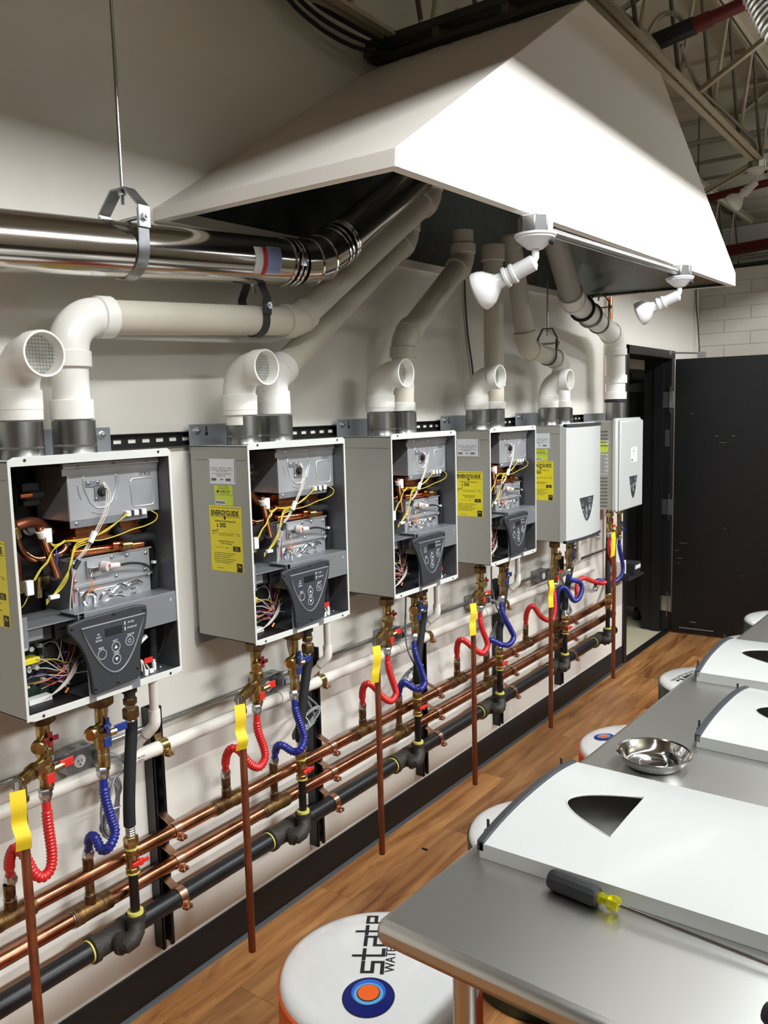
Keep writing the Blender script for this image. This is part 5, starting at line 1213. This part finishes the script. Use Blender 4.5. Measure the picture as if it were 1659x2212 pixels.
t = empty('gas_riser', (gasx, GAS[5], BK[1] + .058), 'black gas drop with brass valve and red handle at the end of the gas pipe', 'gas line', 'gas connectors')
MB().tube([(0, 0, 0), (0, 0, .14)], .0135, 16).build('nipple', BLKPIPE, t)
b = MB(); nut(b, (0, 0, .13), (0, 0, 1), .019, .02, 8); b.lathe([(.015, 0), (.018, .01), (.018, .04), (.015, .05)], (0, 0, .15), (0, 0, 1), 16); nut(b, (0, 0, .2), (0, 0, 1), .021, .03); b.build('gas_valve', BRASS, t)
MB().box((.02, -.01, .165), (.03, .03, .178)).build('red_handle', REDH, t, bevel=.002)
MB().tube(catmull([(0, 0, .22), (0, .0, .3), (-.02, .05, .45), (-.03, .09, .6), (-.03, .10, .77)], 8), .0165, 16).build('black_sleeve', HOSEB, t)
t = empty('copper_riser', (.035, 5.19, .62), 'tall vertical copper pipe on the wall at the far end, behind the small heater', 'pipe')
MB().tube([(0, 0, 0), (0, 0, 1.85)], .0145, 16).build('pipe', COPPERI, t)
MB().box((-.034, -.05, 1.70), (.0, -.045, 1.72)).tube([(-.03, -.06, 1.75), (.01, -.06, 1.75)], .004, 8).tube([(.0, -.06, 1.6), (.0, -.06, 1.83)], .004, 8).build('support_bracket', ZINC, t)
MB().tube([(0, 0, .02), (.03, -.05, -.02), (.065, -.1, -.04)], .0145, 14).build('offset_elbow', COPPERD, t)
t = empty('equipment_tray', (.02, 5.23, .66), 'small black wall tray with a white power adapter at the end of the wall', 'tray')
MB().box((0, 0, 0), (.14, .3, .012)).box((0, .0, .012), (.14, .005, .05)).box((.0, .15, .012), (.12, .28, .09)).build('tray', RUBBER, t, bevel=.002)
MB().box((.06, -.02, .02), (.1, .06, .13)).build('adapter', NYLON, t, bevel=.006); MB().box((.121, .17, .05), (.1225, .27, .075)).build('label', WLAB, t)
# ------------------------------------------------------------------ steel work table and what lies on it
TZ = .92
tb = empty('work_table', (1.19, 1.07, 0), 'long stainless steel work table in the foreground with rounded front edge', 'table', rz=math.radians(-2.2))
MB().box((0, 0, TZ - .046), (.82, 3.9, TZ)).build('table_top', STAINL, tb, bevel=.016)
MB().box((.08, .08, TZ - .075), (.74, .11, TZ - .04)).box((.08, 3.78, TZ - .075), (.74, 3.81, TZ - .04)).box((.39, .1, TZ - .075), (.43, 3.8, TZ - .04)).build('underframe', GALV, tb)
for (lx, ly) in ((.12, .10), (.70, .10), (.12, 1.95), (.70, 1.95), (.12, 3.8), (.70, 3.8)):
    MB().tube([(lx, ly, .03), (lx, ly, TZ - .04)], .0205, 18).lathe([(.028, 0), (.028, .04), (.021, .06)], (lx, ly, TZ - .10), (0, 0, 1), 18).lathe([(.0, 0), (.026, 0), (.022, .02), (.015, .035)], (lx, ly, 0), (0, 0, 1), 16).build('leg', STAINL, tb)
MB().box((.10, .08, .26), (.72, 3.82, .275)).build('lower_shelf', GALV, tb, bevel=.004)
for j, yy in enumerate((.5, .53)):
    pass
wr = tag(MB().tube(catmull([(1.42, 1.22, .60), (1.50, 1.20, .56), (1.60, 1.21, .50), (1.66, 1.3, .42), (1.6, 1.4, .33), (1.5, 1.36, .292)], 8), .008, 12).build('steel_tube_loop', CHROME), 'bent chrome tube on the lower shelf behind the front table leg', 'tube')
def cover_on_table(x0, y0, label, rz=0.):
    t = empty('heater_cover', (x0, y0, TZ + .0005), label, 'cover', 'loose white heater covers on the table')
    W = .455
    Mx = Matrix(((0, 0, 1, 0), (0, -1, 0, W), (1, 0, 0, 0), (0, 0, 0, 1)))
    n0 = set(bpy.data.objects); cover_parts(t, W, .60)
    for o in t.children:
        o.data.transform(Mx); o.data.update()
    t.rotation_euler = (0, 0, math.radians(rz)); return t
cover_on_table(1.242, 1.349, 'nearest loose white heater cover, lying on the table with a screwdriver along its edge')
cover_on_table(1.442, 2.117, 'loose white heater cover just behind the shiny steel bowl', -2)
cover_on_table(1.296, 2.645, 'farthest loose white heater cover on the table', 1)
bw = empty('steel_dish', (1.385, 1.955, TZ), 'shallow shiny round steel dish on the table between the white covers', 'dish')
MB().lathe([(.0, .0065), (.03, .0055), (.056, .005), (.062, .006), (.070, .012), (.078, .024), (.083, .032), (.088, .034), (.0895, .033), (.0885, .0315), (.085, .030), (.080, .022), (.072, .010), (.064, .002), (.058, .0), (.0, 0)], (0, 0, 0), (0, 0, 1), 56).build('dish', CHROME, bw)
m = MB(); m.lathe([(.030, .0053), (.032, .006), (.034, .0053)], (0, 0, 0), (0, 0, 1), 32); m.build('centre_ring', ZINC, bw)
sd_ = empty('screwdriver', (1.40, 1.3275, TZ + .0195), 'long screwdriver with black rubber grip and yellow collar lying on the steel table', 'screwdriver', rz=math.radians(-6))
MB().lathe([(.0, 0), (.012, 0), (.016, .002), (.0185, .008), (.019, .02), (.0185, .05), (.0185, .088), (.0165, .096), (.013, .099), (0, .099)], (0, 0, 0), (1, 0, 0), 12).build('grip', GRIP, sd_, smooth=25)
MB().lathe([(.0115, .096), (.0115, .104), (.0095, .106), (.0105, .108), (.0095, .110), (.0105, .112), (.0095, .114), (.0105, .116), (.0135, .119), (.0145, .124), (.0145, .130), (.012, .136), (.005, .137), (.0, .137)], (0, 0, 0), (1, 0, 0), 8).build('collar', AMBER, sd_, smooth=25)
MB().tube([(.13, 0, 0), (.62, .030, -.0162)], .0036, 12).build('shaft', CHROME, sd_)
tag(MB().lathe([(0, 0), (.014, 0), (.017, .006), (.017, .08), (.012, .09), (0, .09)], (1.795, 1.185, TZ + .0175), (.9, -.3, 0), 12).build('black_tool_grip', GRIP), 'black tool grip on the table at the bottom right corner', 'tool')

# ------------------------------------------------------------------ low round stools made like heater tanks
def stool(x, y, band, label, h=.47, r=.243):
    t = empty('round_stool', (x, y, 0), label, 'stool', 'round stools tucked along the table')
    MB().lathe([(.0, .0), (r * .97, .0), (r, .01), (r, h - .025), (r - .001, h - .014), (r * .9, h - .013)], (0, 0, 0), (0, 0, 1), 72).build('tank_body', band, t)
    MB().lathe([(r - .004, h - .02), (r - .003, h - .014), (r - .005, h - .008), (r * .965, h - .001), (r * .93, h + .004), (r * .85, h + .011), (r * .6, h + .02), (r * .3, h + .024), (.0, h + .025)], (0, 0, 0), (0, 0, 1), 72).build('domed_top', STOOLW, t)
    MB().lathe([(r - .001, h - .022), (r + .002, h - .016), (r - .003, h - .012)], (0, 0, 0), (0, 0, 1), 72).build('rim_band', band, t)
    return t
def topz(r_, h=.47, r=.243):
    pr = [(0, h + .025), (r * .3, h + .024), (r * .6, h + .02), (r * .85, h + .011), (r * .93, h + .004), (r, h - .02)]
    for (a, za), (b, zb) in zip(pr, pr[1:]):
        if r_ <= b: return za + (zb - za) * (r_ - a) / (b - a)
    return h
def disc(t, name, cx, cy, rx, ry, m, lift, rot=0.):
    n = 40; vs = [(cx, cy, topz(math.hypot(cx, cy)) + lift)]; rings = 4
    for j in range(1, rings + 1):
        for k in range(n):
            a = 2 * PI * k / n; u, v = rx * j / rings * math.cos(a), ry * j / rings * math.sin(a); X = cx + u * math.cos(rot) - v * math.sin(rot); Y = cy + u * math.sin(rot) + v * math.cos(rot)
            vs.append((X, Y, topz(math.hypot(X, Y)) + lift))
    fs = [(0, 1 + k, 1 + (k + 1) % n) for k in range(n)]
    for j in range(rings - 1):
        for k in range(n): fs.append((1 + j * n + k, 1 + j * n + n + k, 1 + j * n + n + (k + 1) % n, 1 + j * n + (k + 1) % n))
    return MB().add(vs, fs).build(name, m, t, fix=False)
def bullseye(t, cx, cy, s_=1., rot=0.):
    d = V((-.588, .809)).normalized(); u = V((-.809, -.588))
    def o(dx, dy): return cx + d.x * dx * s_ + u.x * dy * s_, cy + d.y * dx * s_ + u.y * dy * s_
    rot = math.atan2(d.y, d.x)
    for i, (dx, dy, rx, m) in enumerate([(0, 0, .066, INK), (0, 0, .0635, NAVY), (.014, 0, .046, INK), (.014, 0, .0435, MIDB), (.008, 0, .037, SKY), (.010, 0, .0295, INK), (.011, 0, .027, ORPR)]):
        X, Y = o(dx, dy); disc(t, 'logo_disc', X, Y, rx * s_, rx * s_, m, .0008 + i * .0003, rot)
def stool_text(t, txt, size, cx, cy, d, u, bold=.0, sx=1., name='lettering'):
    vs, fs = text_geo(txt, size, bold); d = V(d).normalized(); u = V(u).normalized(); out = []
    for v in vs:
        X = cx + d.x * v.x * sx + u.x * v.y; Y = cy + d.y * v.x * sx + u.y * v.y; out.append((X, Y, topz(math.hypot(X, Y)) + .0012))
    return MB().add(out, fs).build(name, INK, t, fix=False)
D1, U1 = (-.588, .809), (-.809, -.588)
s1 = stool(.895, 1.475, ORANGE, 'nearest round stool with orange side and large lettering on its white top')
bullseye(s1, .050, -.112, .90)
GLYPH = {'s': [[(.9, .9), (.1, .9), (.1, .5), (.9, .5), (.9, .1), (.02, .1)]], 't': [[(.32, 1.32), (.32, .1), (.85, .1)], [(.0, .9), (.85, .9)]],
         'a': [[(.1, .9), (.9, .9), (.9, .0)], [(.9, .1), (.1, .1), (.1, .5), (.9, .5)]], 'e': [[(.85, .08), (.1, .08), (.1, .92), (.9, .92), (.9, .56), (.1, .56)]]}
def stroke_word(t, word, ox, oy, d, u, h, w_, adv, sw=.2):
    """bold square-cut lettering laid on the dome; (ox, oy) = start at mid height"""
    d = V(d).normalized(); u = V(u).normalized(); vs = []; fs = []
    def put(px, py):
        X = ox + d.x * px + u.x * py; Y = oy + d.y * px + u.y * py; vs.append((X, Y, topz(math.hypot(X, Y)) + .0016))
    for k, ch in enumerate(word):
        for line in GLYPH[ch]:
            for (a0, b0), (a1, b1) in zip(line, line[1:]):
                hx, hy = sw / 2, sw / 2; x0, x1 = min(a0, a1) - hx, max(a0, a1) + hx; y0, y1 = min(b0, b1) - hy, max(b0, b1) + hy; n = len(vs)
                for (a, b) in ((x0, y0), (x1, y0), (x1, y1), (x0, y1)): put((a * w_ + k * adv), (b - .5) * h)
                fs.append((n, n + 1, n + 2, n + 3))
    return MB().add(vs, fs).build('lettering', INK, t, fix=False)
D1 = (-.54, .84); U1 = (-.84, -.54)
stroke_word(s1, 'state', .013, -.049, D1, U1, .058, .044, .0495, .155)
stool_text(s1, 'WATER HEATERS', .034, -.022, .083, D1, U1, .0, .95)
stool(.945, 2.285, GREEN, 'second round stool, green-rimmed, half hidden behind the nearest white cover')
s3 = stool(.975, 3.10, ORANGE, 'third round stool with orange rim and a blue and orange round logo')
bullseye(s3, -.145, -.025, .62)
s4 = stool(.99, 4.04, GREEN, 'fourth round stool with dark green side and black lettering upside down')
D4, U4 = (-.81, -.588), (.588, -.809)
D4, U4 = (-.28, -.96), (.96, -.28)
stool_text(s4, 'American.', .105, -.047, .065, D4, U4, .025, .95)
stool_text(s4, 'WATER HEATERS', .026, -.128, -.031, D4, U4, .0, .95)
stool(1.07, 4.80, ORANGE, 'fifth round stool, only a sliver of orange rim visible behind the farthest cover')
stool(1.06, 5.46, GREEN, 'farthest round stool with dark green side near the black door')
tag(MB().box((.20, 2.70, 0), (.225, 2.708, .006)).build('floor_scrap', RUBBER, bevel=.001), 'tiny dark scrap lying on the wood floor', 'debris')
# ------------------------------------------------------------------ the out-of-frame light fixtures (visors give the cut-off line on the wall and hood)
for k, (lx, ly, pw_) in enumerate(FIX):
    t = empty('shaded_light_fixture', (lx, ly, 3.06), ['nearest', 'second', 'third', 'farthest'][k] + ' white shaded strip light hanging over the table aisle, out of frame', 'light fixture', 'strip lights over the room')
    MB().box((-.24, -.95, .16), (.18, .95, .17)).build('reflector_top', COVERW, t)
    MB().box((-.245, -.95, -.105), (-.237, .95, .17)).build('wall_visor', COVERW, t)
    MB().box((-.01, -.82, .01), (.05, .82, .05)).build('ballast_housing', COVERW, t)
    for yy in (-.6, .6): MB().tube([(0, yy, .17), (0, yy, .98)], .003, 6).build('hanger_wire', ZINC, t)

for o in bpy.data.objects:
    if o.parent and o.name.split('.')[0] in ('components', 'solder_ring', 'lag_bolts', 'keyholes', 'bolt_heads', 'ceramic_gaps', 'lip_screws', 'knockout', 'slots', 'louvres', 'scuffs', 'web', 'pressed_ridges', 'pressed_manifold', 'thread_tape', 'lock_bands', 'brass_joint', 'dark_module', 'back_tubes', 'screen'): o['kind'] = 'stuff'
